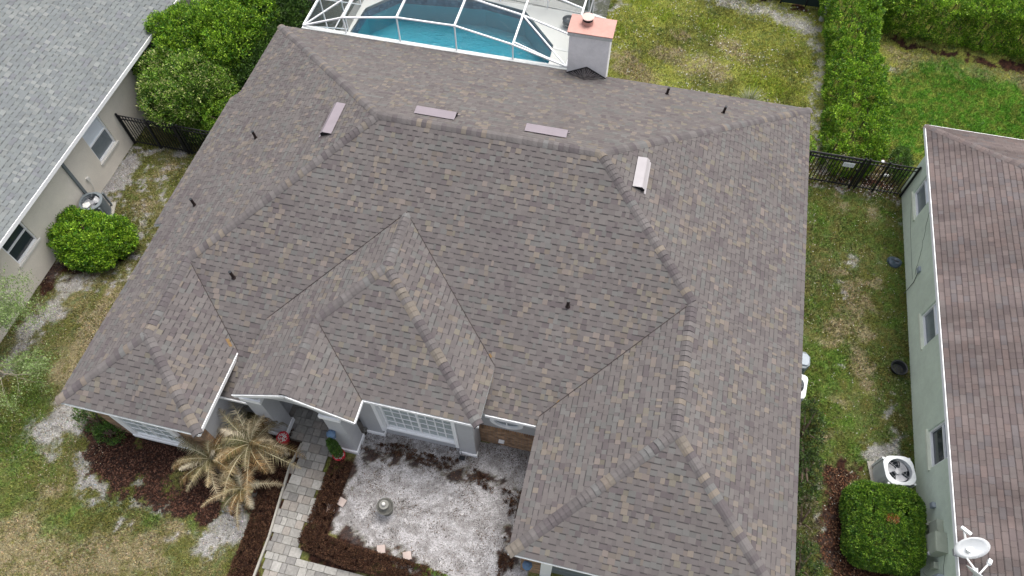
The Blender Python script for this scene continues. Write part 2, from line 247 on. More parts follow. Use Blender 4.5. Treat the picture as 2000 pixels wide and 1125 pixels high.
def gweights(x,y):
    n1=fbm(x*.9,y*.9,4); n2=fbm(x*5,y*5,4); n3=fbm(x*16+9,y*16,3)
    def th(m,lo=.3,hi=.75,a=.7,b=.5): return sstep(lo,hi,m+a*(n2-.5)+b*(n3-.5)+.25*(n1-.5))
    S=th(kmask('S',x,y,n2,n1),.22,1.15,.95,1.0)*.85; Mu=th(kmask('M',x,y,n2,n1)); G=th(kmask('G',x,y,n2,n1),.05,1.0)*np.where(x<5,.75,1.); T=th(kmask('T',x,y,n2,n1),.1,.8)
    court=inpoly(x,y,COURT); S=np.where(court,1.,S)
    edge=((x<-.1)&(x>-5.1)&(y>1.5)&(y<8)); S=np.where(edge,np.maximum(S,sstep(.52,.72,n2+.28*np.exp(-((x+5.1)/.5)**2)-.05)),S)
    return n1,n2,n3,S,Mu,G,T,court
def gcolor(x,y):
    n1,n2,n3,S,Mu,G,T,court=gweights(x,y)
    A=lambda c:np.array(c)[None,:]
    mx=lambda a,b,t:a*(1-t[:,None])+b*t[:,None]
    side=sstep(19,20,x)*(1-sstep(12,13,y)); back=sstep(12,14.5,y); rg=((x>22.5)&(y>12.5))
    c=mx(A((.115,.125,.034)),A((.20,.175,.085)),sstep(.35,.7,n1*.5+n2*.5))
    c=mx(c,A((.26,.28,.06)),back*.9*sstep(.1,.6,n1)); c=mx(c,A((.06,.12,.02)),sstep(.45,.7,n3*.4+n2*.6)*.7)
    c=mx(c,A((.085,.135,.03)),side*.75*sstep(.35,.65,n2)); c=mx(c,A((.28,.235,.145)),T*(.15+.7*sstep(.3,.6,n3*.6+n2*.4)))
    gc=mx(np.repeat(A((.07,.13,.02)),len(x),0),A((.12,.19,.035)),sstep(.3,.7,n3))
    gc=np.where(rg[:,None],gc*np.array([[.85,1.25,.7]]),gc); gc=np.where((back>.5)[:,None]&~rg[:,None],gc*np.array([[2.1,1.6,1.2]]),gc)
    c=mx(c,gc,G*(.45+.5*sstep(.35,.6,n2)))
    mc=mx(np.repeat(A((.022,.012,.010)),len(x),0),A((.060,.028,.018)),sstep(.4,.75,n3))
    c=mx(c,mc,Mu)
    deb=sstep(.56,.72,n3*.6+fbm(x*9,y*9+40,3)*.4)
    sc=mx(np.repeat(A((.40,.395,.40)),len(x),0),A((.27,.262,.26)),sstep(.35,.65,n2)); sc=mx(sc,A((.10,.085,.07)),deb*.28)
    c=mx(c,sc,S*(1-Mu*.9)); k_=court&inpoly(x,y,[(7,-1.9),(7.75,-1.9),(7.75,-4.4),(13,-4.5),(13,-6),(7,-6)]); c=np.where(k_[:,None],mx(c,mc,Mu),c)
    # dirt under and left of the pool cage, darkened by painted-in shading
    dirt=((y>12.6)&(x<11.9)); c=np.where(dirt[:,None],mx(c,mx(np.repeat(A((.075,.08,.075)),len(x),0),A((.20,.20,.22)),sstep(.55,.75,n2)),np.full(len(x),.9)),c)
    return c
fx=np.arange(-6.5,30.6,.065); fy=np.arange(-8.2,24,.065)
xs=np.concatenate([[-400,-150,-60,-30,-18,-10],fx,[34,40,60,150,400]]); ys=np.concatenate([[-400,-150,-60,-25,-12],fy,[26,30,45,80,200,400]])
gx,gy=np.meshgrid(xs,ys); gz=(fbm(gx.ravel()*.8,gy.ravel()*.8,3)-.5)*.05+(fbm(gx.ravel()*9,gy.ravel()*9,3)-.5)*.02
DECK=[(-.3,12.0),(-.3,16.6),(.6,18.2),(1.6,20.4),(8.6,20.4),(8.8,19.6),(11.7,19.6),(11.9,12.0)]
PX,PY=gx.ravel(),gy.ravel()
hole=inpoly(PX,PY,[(.75,12.2),(.75,18.2),(1.9,20.1),(8.6,20.15),(10.9,18.9),(10.9,12.2)])|inpoly(PX,PY,[(.9,-.4),(19,-.2),(19,12),(.9,12)])
gz=np.where(hole,-2.3,gz); gz=np.where(inpoly(PX,PY,PATHPOLY),gz-.04,gz)
V=np.stack([PX,PY,gz],1); nx=len(xs); ny=len(ys)
i=np.arange(nx-1)[None,:]+np.arange(ny-1)[:,None]*nx; i=i.ravel(); F=np.stack([i,i+1,i+1+nx,i+nx],1)
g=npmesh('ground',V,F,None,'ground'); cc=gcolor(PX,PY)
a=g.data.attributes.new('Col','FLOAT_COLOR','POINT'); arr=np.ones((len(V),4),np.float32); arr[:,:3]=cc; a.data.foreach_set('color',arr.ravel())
g.data.polygons.foreach_set('use_smooth',[True]*len(g.data.polygons)); tag(g,kind='structure')
# grass blades
def blades(name,N,area,keep,hgt,label):
    x=RNG.uniform(area[0],area[1],N); y=RNG.uniform(area[2],area[3],N)
    n1,n2,n3,S,Mu,G,T,court=gweights(x,y); k=keep(x,y,S,Mu,G,T)&(RNG.random(N)>.97*np.maximum(S,Mu)); x,y,G,T=x[k],y[k],G[k],T[k]
    c=gcolor(x,y)*RNG.uniform(.45,2.3,(len(x),1))*np.stack([RNG.uniform(.8,1.25,len(x)),RNG.uniform(.95,1.05,len(x)),RNG.uniform(.8,1.3,len(x))],1); n=len(x)
    th=RNG.uniform(0,2*np.pi,n); h=hgt*RNG.uniform(.5,1.4,n)*(1+.3*G); w=RNG.uniform(.008,.018,n)*1.3; ln=RNG.uniform(.3,1.3,n)*h; ph=RNG.uniform(0,2*np.pi,n)
    dx,dy=np.cos(th)*w,np.sin(th)*w; V=np.empty((n,3,3)); V[:,0]=np.stack([x-dx,y-dy,np.full(n,-.01)],1); V[:,1]=np.stack([x+dx,y+dy,np.full(n,-.01)],1); V[:,2]=np.stack([x+np.cos(ph)*ln,y+np.sin(ph)*ln,h],1)
    o=npmesh(name,V.reshape(-1,3),np.arange(3*n).reshape(n,3),c,'dryleaf'); tag(o,label,'grass',kind='stuff')
def clear(x,y): return ~inpoly(x,y,COURT)&~inpoly(x,y,PATHPOLY)&~inpoly(x,y,DECK)&~((x>.4)&(x<19.6)&(y>-.5)&(y<12.5))&~((x>.5)&(x<4)&(y>-2.8)&(y<2))&~((x>13.4)&(x<19.6)&(y>-4)&(y<2))
blades('left_lawn_grass',150000,(-5.2,.6,-7.6,8.6),lambda x,y,S,Mu,G,T:clear(x,y),.045,'patchy olive and dry tan grass left of the brown roofed house')
blades('front_lawn_grass',60000,(.6,6,-8,-3.2),lambda x,y,S,Mu,G,T:clear(x,y),.045,'dry yellowish lawn grass below the palms')
blades('side_lawn_grass',110000,(19.4,24.3,-3,12.3),lambda x,y,S,Mu,G,T:clear(x,y),.05,'green and straw coloured grass between the brown roofed house and the pale green wall')
blades('back_lawn_grass',150000,(11.9,21.2,12.6,23),lambda x,y,S,Mu,G,T:clear(x,y),.05,'yellow green back lawn beyond the chimney')
blades('neighbour_lawn_grass',130000,(22.8,30.5,12.2,21.5),lambda x,y,S,Mu,G,T:clear(x,y)&~((x>24.3)&(y<12.4)),.05,'bright green lawn behind the pale green house')
# leaf litter over sand and mulch
def litter(name,N,area,cols,label,cond,size=(.015,.045)):
    x=RNG.uniform(area[0],area[1],N); y=RNG.uniform(area[2],area[3],N); k=cond(x,y); x,y=x[k],y[k]; n=len(x)
    th=RNG.uniform(0,2*np.pi,n); l=RNG.uniform(*size,n); w=l*RNG.uniform(.3,.7,n); tz=RNG.uniform(-.4,.6,n)
    a=np.stack([np.cos(th)*l,np.sin(th)*l,tz*l],1); b=np.stack([-np.sin(th)*w,np.cos(th)*w,RNG.uniform(-.4,.4,n)*w],1)
    c=np.stack([x,y,np.full(n,.03)],1); V=np.stack([c-a,c-b,c+a,c+b],1).reshape(-1,3)
    col=np.array(cols)[RNG.integers(0,len(cols),n)]*RNG.uniform(.7,1.3,(n,1)); o=npmesh(name,V,np.arange(4*n).reshape(n,4),col,'dryleaf'); tag(o,label,'leaves',kind='stuff')
DK=[(.07,.05,.038),(.05,.042,.038),(.11,.065,.04),(.16,.11,.07),(.09,.07,.055)]
litter('courtyard_leaf_litter',24000,(7.4,13.6,-6,-.6),DK,'dark dead leaves scattered over the white courtyard sand',lambda x,y:inpoly(x,y,COURT)&(RNG.random(len(x))<(.10+.9*sstep(.40,.62,fbm(x*2.3,y*2.3,5)))*(.35+.65*sstep(-4.2,-1.6,y))),(.007,.024))
litter('mulch_leaf_litter',16000,(-.8,5.6,-4.9,-1.5),[(.075,.034,.022),(.04,.022,.016),(.12,.06,.04),(.02,.013,.011)],'rusty brown mulch and dead leaves under the palms',lambda x,y:gweights(x,y)[4]>.4)
litter('lawn_leaf_litter',9000,(-5.1,.3,-5,8),[(.34,.28,.17),(.24,.19,.11),(.42,.38,.3),(.09,.06,.04),(.14,.09,.05)],'pale fallen leaves on the left side yard',lambda x,y:clear(x,y),(.008,.026))
litter('side_leaf_litter',1500,(19.8,24.2,-2.5,12),[(.42,.38,.28),(.5,.5,.46),(.16,.07,.035)],'pale fallen leaves on the right side lawn',lambda x,y:clear(x,y),(.012,.03))
litter('shrub_leaf_litter',11000,(21.5,24.1,-2.6,1.0),[(.11,.05,.026),(.06,.03,.018),(.15,.08,.045),(.05,.035,.025)],'rust coloured dead leaves around the clipped cube shrub',lambda x,y:(gweights(x,y)[4]>.3)&(RNG.random(len(x))<.5))
litter('fence_leaf_litter',2500,(20.5,24.2,11.9,14),[(.16,.08,.05),(.08,.045,.03),(.45,.43,.4)],'dead leaves behind the right black fence',lambda x,y:x<99)
litter('back_lawn_litter',2600,(11.9,21,12.8,22.5),[(.5,.5,.46),(.38,.34,.25)],'pale twigs and leaves dotted over the back lawn',lambda x,y:RNG.random(len(x))<sstep(.4,.6,fbm(x,y,3)),(.02,.05))
# ---------------------------------------------------------------- pavers
def clip(poly,a,b,c): # keep a*x+b*y<=c
    out=[];n=len(poly)
    for i in range(n):
        p,q=poly[i],poly[(i+1)%n]; dp=a*p[0]+b*p[1]-c; dq=a*q[0]+b*q[1]-c
        if dp<=0: out.append(p)
        if (dp<0<dq) or (dq<0<dp):
            t=dp/(dp-dq); out.append((p[0]+(q[0]-p[0])*t,p[1]+(q[1]-p[1])*t))
    return out
def hp(poly): # convex polygon -> half planes
    A=sum(poly[i][0]*poly[(i+1)%len(poly)][1]-poly[(i+1)%len(poly)][0]*poly[i][1] for i in range(len(poly)))
    if A<0: poly=poly[::-1]
    H=[]
    for i in range(len(poly)):
        (x0,y0),(x1,y1)=poly[i],poly[(i+1)%len(poly)]; nx,ny=(y1-y0),-(x1-x0); L=math.hypot(nx,ny)
        if L>1e-9: H.append((nx/L,ny/L,(nx*x0+ny*y0)/L))
    return H
def convclip(poly,H):
    for h in H:
        poly=clip(poly,*h)
        if len(poly)<3: return None
    return poly
def parea(p): return abs(sum(p[i][0]*p[(i+1)%len(p)][1]-p[(i+1)%len(p)][0]*p[i][1] for i in range(len(p))))/2
pv=MB(); pal=[(.235,.23,.215),(.275,.27,.25),(.205,.20,.19),(.31,.305,.285),(.25,.24,.22),(.27,.25,.225)]
yy=-9.5
PA=np.array(PATHPOLY)
while yy<.6:
    rh=random.choice([.2,.24,.24,.28]); xx=4.9+random.random()*.1
    while xx<12.7:
        wd=random.choice([.16,.22,.24,.28,.36]); cx,cy=xx+wd/2,yy+rh/2
        if inpoly(np.array([cx]),np.array([cy]),PATHPOLY)[0]:
            gp=.006; z=.012+random.random()*.004; j=random.uniform(-.004,.004)
            c=random.choice(pal); k=random.uniform(.85,1.15); c=tuple(v*k for v in c)
            pv.prism([(xx+gp,yy+gp+j),(xx+wd-gp,yy+gp-j),(xx+wd-gp,yy+rh-gp-j),(xx+gp,yy+rh-gp+j)],-.03,z,c)
        xx+=wd
    yy+=rh
tag(pv.build('path',"paver"),kind='structure')
MB().prism([(5.05,.6),(5.05,-1.9),(7.85,-1.9),(7.85,.6)],-.045,-.022).build('porch_bed','mortar')['kind']='structure'
k=MB()
for a,b in (((6.02,-1.95),(5.93,-2.7)),((5.93,-2.7),(6.14,-4.78)),((6.14,-4.78),(6.16,-5.9))): k.bar((a[0],a[1],.03),(b[0],b[1],.03),.06,.1)
tag(k.build('path_edging','kerb'),kind='structure')
# ---------------------------------------------------------------- roofs
E=.1545
PAL1=[((.131,.119,.116),6),((.136,.126,.122),5),((.124,.113,.111),4),((.126,.124,.120),3),((.108,.095,.097),2),((.119,.108,.107),3),((.139,.136,.132),1)]
TAN=[(.175,.152,.130),(.162,.143,.126),(.170,.146,.133),(.152,.134,.119),(.158,.145,.121)]
PALC=[((.142,.132,.130),4),((.126,.116,.115),4),((.103,.092,.095),3),((.115,.106,.106),3),((.144,.143,.141),1)]
TANC=[(.185,.161,.135),(.172,.148,.127),(.164,.146,.126)]
def pick(P): 
    t=random.uniform(0,sum(w for _,w in P))
    for c,w in P:
        t-=w
        if t<=0: return c
    return P[0][0]
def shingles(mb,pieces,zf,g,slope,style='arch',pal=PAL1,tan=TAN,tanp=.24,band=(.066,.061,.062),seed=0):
    # pieces: convex plan polygons; g: unit plan vector up-slope; slope: rise/run
    rnd=random.Random(seed); t=(-g[1],g[0]); run=E/math.sqrt(1+slope*slope)
    nz=1/math.sqrt(1+slope*slope); N=Vector((-g[0]*slope*nz,-g[1]*slope*nz,nz))
    for pc in pieces:
        us=[(p[0]*t[0]+p[1]*t[1],p[0]*g[0]+p[1]*g[1]) for p in pc]; H=hp(us)
        s0=min(s for _,s in us); s1=max(s for _,s in us); base=math.floor(s0/run)*run if False else s0
        r=0
        while base+r*run<s1:
            lo=base+r*run; hi=min(lo+run,s1+1e-6); u=min(a for a,_ in us)-rnd.random()*.3; umax=max(a for a,_ in us); tab=rnd.random()<.5; crow=pick(pal)
            left=0
            while u<umax:
                if style=='arch':
                    wd=rnd.choice([.07,.11,.14,.16,.18]) if tab else rnd.choice([.10,.13,.15,.17,.2])
                    if left<=0: left=rnd.choice([2,3,4,6]); shc=pick(pal)
                else: wd=rnd.choice([.15,.305,.305,.2]); shc=pick(pal); 
                left-=1
                x,y=u*t[0]+lo*g[0],u*t[1]+lo*g[1]
                q=float(_T[int(math.floor(x*2.4))&255,int(math.floor(y*2.4))&255])**3*1.5+float(_T[int(math.floor(x*.7+50))&255,int(math.floor(y*.9))&255])*.3
                c=shc if rnd.random()<.55 else pick(pal)
                if tab or style!='arch':
                    if tan and rnd.random()<tanp*(.12+1.9*max(0,q-.2))*1.25: c=rnd.choice(tan)
                elif tan and rnd.random()<tanp*.3*q*2: c=tuple(v*.85 for v in rnd.choice(tan))
                kk=rnd.uniform(.93,1.07); c=tuple(v*kk for v in c)
                cell=[]
                if style=='arch':
                    if tab: cell=[(0,.07,.0135,.0133,tuple(v*.72 for v in c)),(.07,1,.0133,.0075,c)]  # darker lower edge: shading of the tab edge painted into its colour
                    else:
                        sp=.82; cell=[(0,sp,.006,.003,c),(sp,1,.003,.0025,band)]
                else:
                    cell=[(0,.12,.015,.014,tuple(v*.7 for v in c)),(.12,1,.014,.002,c)]  # dark strip at the course's lower edge is edge shadow put into the colour
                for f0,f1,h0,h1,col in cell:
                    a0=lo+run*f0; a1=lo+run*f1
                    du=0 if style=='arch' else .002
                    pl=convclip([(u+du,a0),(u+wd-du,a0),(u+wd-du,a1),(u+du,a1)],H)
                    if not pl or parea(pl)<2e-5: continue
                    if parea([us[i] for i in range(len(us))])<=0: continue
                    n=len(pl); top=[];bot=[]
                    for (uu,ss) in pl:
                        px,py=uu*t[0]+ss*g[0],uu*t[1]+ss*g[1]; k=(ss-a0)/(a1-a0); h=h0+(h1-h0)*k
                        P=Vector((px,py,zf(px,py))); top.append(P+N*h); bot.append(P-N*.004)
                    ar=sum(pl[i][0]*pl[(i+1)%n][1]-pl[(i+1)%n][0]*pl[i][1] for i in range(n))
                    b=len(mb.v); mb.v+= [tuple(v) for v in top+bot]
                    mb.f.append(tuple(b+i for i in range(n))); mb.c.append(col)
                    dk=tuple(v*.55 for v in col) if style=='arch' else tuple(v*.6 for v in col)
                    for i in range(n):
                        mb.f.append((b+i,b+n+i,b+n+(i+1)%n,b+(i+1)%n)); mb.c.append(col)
                if style=='arch': tab=not tab if rnd.random()<.86 else tab
                u+=wd
            r+=1
def deck(mb,pieces,zf,th=.12,top=.012):
    for pc in pieces:
        A=sum(pc[i][0]*pc[(i+1)%len(pc)][1]-pc[(i+1)%len(pc)][0]*pc[i][1] for i in range(len(pc)))
        if A<0: pc=pc[::-1]
        mb.prism(pc,lambda x,y:zf(x,y)-th,lambda x,y:zf(x,y)-top)
def caps(house,A,B,zA,zB,w=.15,exp=.145,pal=PALC,tan=TANC,seed=0,thick=.026,tanp=.14):
    # A low end, B high end (plan points + z); zA: plane on the left of A->B, zB: right
    rnd=random.Random(seed); A=Vector(A);B=Vector(B); L=(B.xy-A.xy).length; d=(B.xy-A.xy)/L; s=Vector((-d.y,d.x)); mb=MB()
    L3=(B-A).length; n=max(1,int(L3/exp)); st=L/n; ph=rnd.random()*9; hi=0
    def sec(q,h):
        pts=[]
        for k,(o,e) in enumerate(((-1,.25),(-.62,.85),(-.25,1.12),(.25,1.12),(.62,.85),(1,.25))):
            p=A.xy+d*q-s*(o*w)*-1*-1
            z=zA(p.x,p.y) if o<0 else zB(p.x,p.y)
            pts.append((p.x,p.y,z+h*e+.008+ (0 if abs(o)>.5 else -.0)))
        return pts
    for i in range(n):
        q0=max(0,i*st-.01); q1=min(L,(i+1)*st+.02)
        if rnd.random()<.16: hi=.014
        else: hi*=.6
        h0=thick+.010+hi; h1=thick-.006
        c=rnd.choice(tan) if rnd.random()<tanp and tan else pick(pal); kk=rnd.uniform(.93,1.08); c=tuple(v*kk for v in c)
        a=sec(q0,h0); b=sec(q1,h1); base=[(x,y,z-.06) for x,y,z in a]
        vs=a+b+base; fs=[(k,k+1,7+k,6+k) for k in range(5)]+[(12+k,13+k,k+1,k) for k in range(5)]
        mb.add(vs,fs,c)
    return mb.build('ridge_cap','shingle',house)
MT['lichen']=mat('orange_lichen',(.17,.11,.05),.95,noise=[(20,.3,3)])
MT['crack']=mat('crack',(.10,.11,.09),.95)
MT['shingleworn']=mat('worn_shingle',rough=.95,attr=True,noise=[(70,.06,2),(5,.08,4)],spec=.12)
def streaks(m):
    n=m.node_tree.nodes; l=m.node_tree.links; tc=n.new('ShaderNodeTexCoord'); mp=n.new('ShaderNodeMapping'); mp.inputs['Scale'].default_value=(.12,1.1,.1); l.new(tc.outputs['Object'],mp.inputs[0]); t=n.new('ShaderNodeTexNoise'); t.inputs['Scale'].default_value=1; t.inputs['Detail'].default_value=4; l.new(mp.outputs[0],t.inputs[0])
    mr=n.new('ShaderNodeMapRange'); mr.inputs[1].default_value=.33; mr.inputs[2].default_value=.55; mr.inputs[3].default_value=.68; mr.inputs[4].default_value=1.08; l.new(t.outputs[0],mr.inputs[0]); b=n['Principled BSDF']; src=b.inputs['Base Color'].links[0].from_socket; v=n.new('ShaderNodeVectorMath'); v.operation='SCALE'; l.new(src,v.inputs[0]); l.new(mr.outputs[0],v.inputs['Scale']); l.new(v.outputs[0],b.inputs['Base Color'])
streaks(MT['shingleworn'])
GREENS_T=1
MT['twig']=mat('twig_bark',(.21,.19,.14),.9)
MT['trunkpale']=mat('pale_trunk',(.34,.36,.30),.9,noise=[(10,.25,4)])
# ---------------------------------------------------------------- walls, windows
def wall(mb,axis,c0,c1,u0,u1,z0,z1,ops=()):
    us=sorted({u0,u1,*[o[0] for o in ops],*[o[1] for o in ops]}); zs=sorted({z0,z1,*[o[2] for o in ops],*[o[3] for o in ops]})
    for i in range(len(us)-1):
        # merge vertically where possible
        zrun=None
        for j in range(len(zs)-1):
            cu=(us[i]+us[i+1])/2; cz=(zs[j]+zs[j+1])/2; hole=any(o[0]<cu<o[1] and o[2]<cz<o[3] for o in ops)
            if not hole: zrun=(zrun[0],zs[j+1]) if zrun else (zs[j],zs[j+1])
            if hole or j==len(zs)-2:
                if zrun:
                    if axis=='x': mb.box(c0,c1,us[i],us[i+1],*zrun)
                    else: mb.box(us[i],us[i+1],c0,c1,*zrun)
                zrun=None
def window(house,axis,c,out,u0,u1,z0,z1,split=None,panes=('glassgrey','glass'),grid=None,fw=.06,deep=.1,sill=None,vsplit=None):
    # c: outer wall plane, out: +1/-1 outward sign; frame sits recessed by deep
    f0=c-out*deep; 
    def bx(mb,a0,a1,b0,b1,d0,d1):
        lo,hi=sorted((f0+out*d0,f0+out*d1))
        if axis=='x': mb.box(lo,hi,a0,a1,b0,b1)
        else: mb.box(a0,a1,lo,hi,b0,b1)
    m=MB(); bx(m,u0,u1,z0,z0+fw,-.02,.05); bx(m,u0,u1,z1-fw,z1,-.02,.05); bx(m,u0,u0+fw,z0+fw,z1-fw,-.02,.05); bx(m,u1-fw,u1,z0+fw,z1-fw,-.02,.05)
    zs=[z0+fw,split,z1-fw] if split else [z0+fw,z1-fw]
    if split: bx(m,u0+fw,u1-fw,split-.022,split+.022,-.01,.04)
    if grid:
        nu,nv=grid
        for i in range(1,nu): u=u0+fw+(u1-u0-2*fw)*i/nu; bx(m,u-.017,u+.017,z0+fw,z1-fw,.0,.02)
        for j in range(1,nv): z=z0+fw+(z1-z0-2*fw)*j/nv; bx(m,u0+fw,u1-fw,z-.017,z+.017,.003,.023)
    if vsplit: bx(m,vsplit-.035,vsplit+.035,z0+fw,z1-fw,-.01,.035)
    wn=m.build('window','white',house)
    for i in range(len(zs)-1):
        p=MB(); bx(p,u0+fw,u1-fw,zs[i],zs[i+1],-.012-.004*i,-.006-.004*i); p.build('pane',panes[min(i,len(panes)-1)],wn)
    if sill:
        s=MB(); bx(s,u0-.06,u1+.06,z0-.07,z0+.004,.0,deep+.05); s.build('sill',sill,wn)
    return wn
# ---------------------------------------------------------------- main house
H=thing('house','tan stucco and brick house with a brown dimensional shingle hip roof, filling the middle','house',(10,5,0))
def P_(mb,name,m,**k): # build with world coords under H
    o=mb.build(name,m,None,**k); o.parent=H; o.location=(-10,-5,0); return o
# wrap so that children given in world coordinates land right
_ob=MB.build
def _build(s,name,m,parent=None,smooth=False,bevel=0):
    o=_ob(s,name,m,parent,smooth,bevel)
    if parent is not None and parent.parent is None and parent.type=='EMPTY':
        bpy_inv=Matrix.LocRotScale(parent.location,parent.rotation_euler,None).inverted(); o.data.transform(bpy_inv)
    elif parent is not None and parent.parent is not None and parent.parent.type=='EMPTY':
        rt=parent.parent; o.data.transform(Matrix.LocRotScale(rt.location,rt.rotation_euler,None).inverted())
    return o
MB.build=_build
px,qy=.495,.509; sR=.51
zback=lambda x,y:2.9+qy*(12.8-y); zleft=lambda x,y:2.9+px*x; zmain=lambda x,y:6.29-qy*(6.13-y)
zLWr=lambda x,y:2.9+px*(4.274-x); zLWf=lambda x,y:2.9+qy*(y+3.11); zRWl=lambda x,y:2.9+sR*(x-13.112); zright=lambda x,y:2.9+sR*(20-x)
qR=(4.656-2.9)/3.35; zRWf=lambda x,y:2.9+qR*(y+4.17)
pm=.504; qm=.522; zMr=lambda x,y:5.088-pm*(x-8.3); zMf=lambda x,y:3.40+qm*(y+1.317); zMl=lambda x,y:5.088-pm*(8.3-x); zEr=lambda x,y:4.267-pm*(x-6.67)
pl=[([[(0,12.8),(20,12.8),(13.35,6.13),(6.85,6.13)]],zback,(0,-1),qy),
 ([[(0,12.8),(0,1.54),(2.137,1.54),(6.85,6.13)],[(0,1.54),(0,-3.11),(2.137,-1.03),(2.137,1.54)],[(-.36,8.9),(-.36,3.1),(0,3.1),(0,9.15)]],zleft,(1,0),px),
 ([[(6.85,6.13),(2.137,1.54),(3.2,.5),(14.14,.5),(16.556,2.92),(13.35,6.13)],[(14.14,.5),(11.2,.5),(11.2,-.53),(13.112,-.53)],[(11.2,-.53),(11.2,-.75),(13.112,-.75),(13.112,-.53)],[(3.2,.5),(4.0,-.3),(5.4,-.3),(5.4,.5)],[(4.0,-.3),(4.0,-1.75),(5.4,-1.75),(5.4,-.3)]],zmain,(0,1),qy),
 ([[(2.137,1.54),(2.137,-1.03),(4.274,-3.11),(4.274,-.54)]],zLWr,(-1,0),px),
 ([[(0,-3.11),(4.274,-3.11),(2.137,-1.03)]],zLWf,(0,1),qy),
 ([[(16.556,2.92),(13.112,-.53),(13.112,-4.17),(16.556,-.82)]],zRWl,(1,0),sR),
 ([[(20,12.8),(13.35,6.13),(16.556,2.92),(20,2.92)],[(20,2.92),(16.556,2.92),(16.556,-.82),(20,-4.17)]],zright,(-1,0),sR),
 ([[(13.112,-4.17),(20,-4.17),(16.556,-.82)]],zRWf,(0,1),qR),
 ([[(8.3,3.76),(8.3,1.917),(11.65,-1.317),(11.65,.44)]],zMr,(-1,0),pm),
 ([[(8.3,1.917),(6.67,.34),(8.39,-1.317),(11.65,-1.317)]],zMf,(0,1),qm),
 ([[(8.3,3.76),(4.93,.42),(4.93,.34),(6.67,.34),(8.3,1.917)],[(6.67,.34),(4.93,.34),(4.93,-1.97),(6.67,-1.97)]],zMl,(1,0),pm),
 ([[(6.67,.34),(6.67,-1.97),(8.41,-1.97),(8.41,-1.34)]],zEr,(-1,0),pm)]
mb=MB(); dk=MB()
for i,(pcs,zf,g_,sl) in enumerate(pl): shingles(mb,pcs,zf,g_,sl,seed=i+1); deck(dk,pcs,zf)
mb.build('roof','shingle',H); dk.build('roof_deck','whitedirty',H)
def V3(x,y,z): return Vector((x,y,z))
cl=[((0,12.8,2.9),(6.85,6.13,6.29),zback,zleft),((20,12.8,2.9),(13.35,6.13,6.29),zright,zback),((6.85,6.13,6.29),(13.35,6.13,6.29),zback,zmain),
 ((2.137,1.54,3.958),(6.85,6.13,6.29),zleft,zmain),((2.137,-1.03,3.958),(2.137,1.54,3.958),zleft,zLWr),((0,-3.11,2.9),(2.137,-1.03,3.958),zleft,zLWf),
 ((4.274,-3.11,2.9),(2.137,-1.03,3.958),zLWf,zLWr),((16.556,2.92,4.656),(13.35,6.13,6.29),zmain,zright),((16.556,-.82,4.656),(16.556,2.92,4.656),zRWl,zright),
 ((13.112,-4.17,2.9),(16.556,-.82,4.656),zRWl,zRWf),((20,-4.17,2.9),(16.556,-.82,4.656),zRWf,zright),((8.3,1.917,5.088),(8.3,3.76,5.088),zMl,zMr),
 ((11.65,-1.317,3.4),(8.3,1.917,5.088),zMf,zMr),((6.67,.34,4.267),(8.3,1.917,5.088),zMl,zMf),((6.67,-1.97,4.267),(6.67,.34,4.267),zMl,zEr)]
for i,(A,B,a,b) in enumerate(cl): caps(H,A,B,a,b,seed=40+i)
# cut valley lines: thin dark metal strip
for a,b in (((4.274,-.54,2.9),(2.137,1.54,3.958)),((13.112,-.53,2.9),(16.556,2.92,4.656)),((4.93,.42,3.39),(8.3,3.76,5.088)),((11.65,.44,3.40),(8.3,3.76,5.088)),((8.41,-1.34,3.39),(6.67,.34,4.267))):
    a=Vector(a);b=Vector(b); n=22; vm=MB()
    for i in range(n): 
        p=a.lerp(b,i/n); q=a.lerp(b,(i+1)/n); vm.bar(p+V3(0,0,.020),q+V3(0,0,.020),.016,.008)
    vm.build('valley_seam','darkpipe',H)

# walls
wm=MB()
wall(wm,'y',12.3,12.45,.35,19.6,0,2.85); wall(wm,'x',.35,.5,-2.7,12.3,0,2.85); wall(wm,'x',19.45,19.6,-3.7,12.3,0,2.85)
wall(wm,'x',3.8,3.95,-2.7,-1.35,0,2.85); wall(wm,'y',-1.35,-1.2,3.95,5.1,0,2.25,[])
wall(wm,'x',5.1,5.25,-1.3,.75,0,3.3); wall(wm,'x',7.7,7.85,-1.0,.75,0,3.5); wall(wm,'y',.6,.75,5.1,7.7,0,3.3,[(5.8,7.0,0.1,2.3)])
wall(wm,'y',-1.0,-.85,7.85,11.35,0,3.36,[(8.55,10.75,.55,2.75)]); wall(wm,'x',11.2,11.35,-.85,1.0,0,3.36)
wall(wm,'y',-.5,-.35,11.35,13.45,0,2.72); wall(wm,'x',13.45,13.6,-3.85,-.35,1.0,2.85)
wm.build('stucco_wall','stuccogrey',H)
bm=MB(); wall(bm,'y',-2.85,-2.7,.35,3.95,0,2.85,[(1.12,2.80,.45,2.45)]); bm.build('brick_wall','brick',H)
for bb in ((11.36,13.40,-.585,-.5,0,1.12),(13.40,13.45,-3.85,-.5,0,1.4),(13.40,13.95,-3.98,-3.83,0,2.75),(19,19.6,-3.98,-3.83,0,2.75)): bm=MB(); bm.box(*bb); bm.build('brick_wall','brick',H)
sc_=MB()
x=11.37
while x<13.38: sc_.box(x,x+.058,-.60,-.49,1.08,1.22); x+=.07
sc_.build('brick_ledge','brick',H)
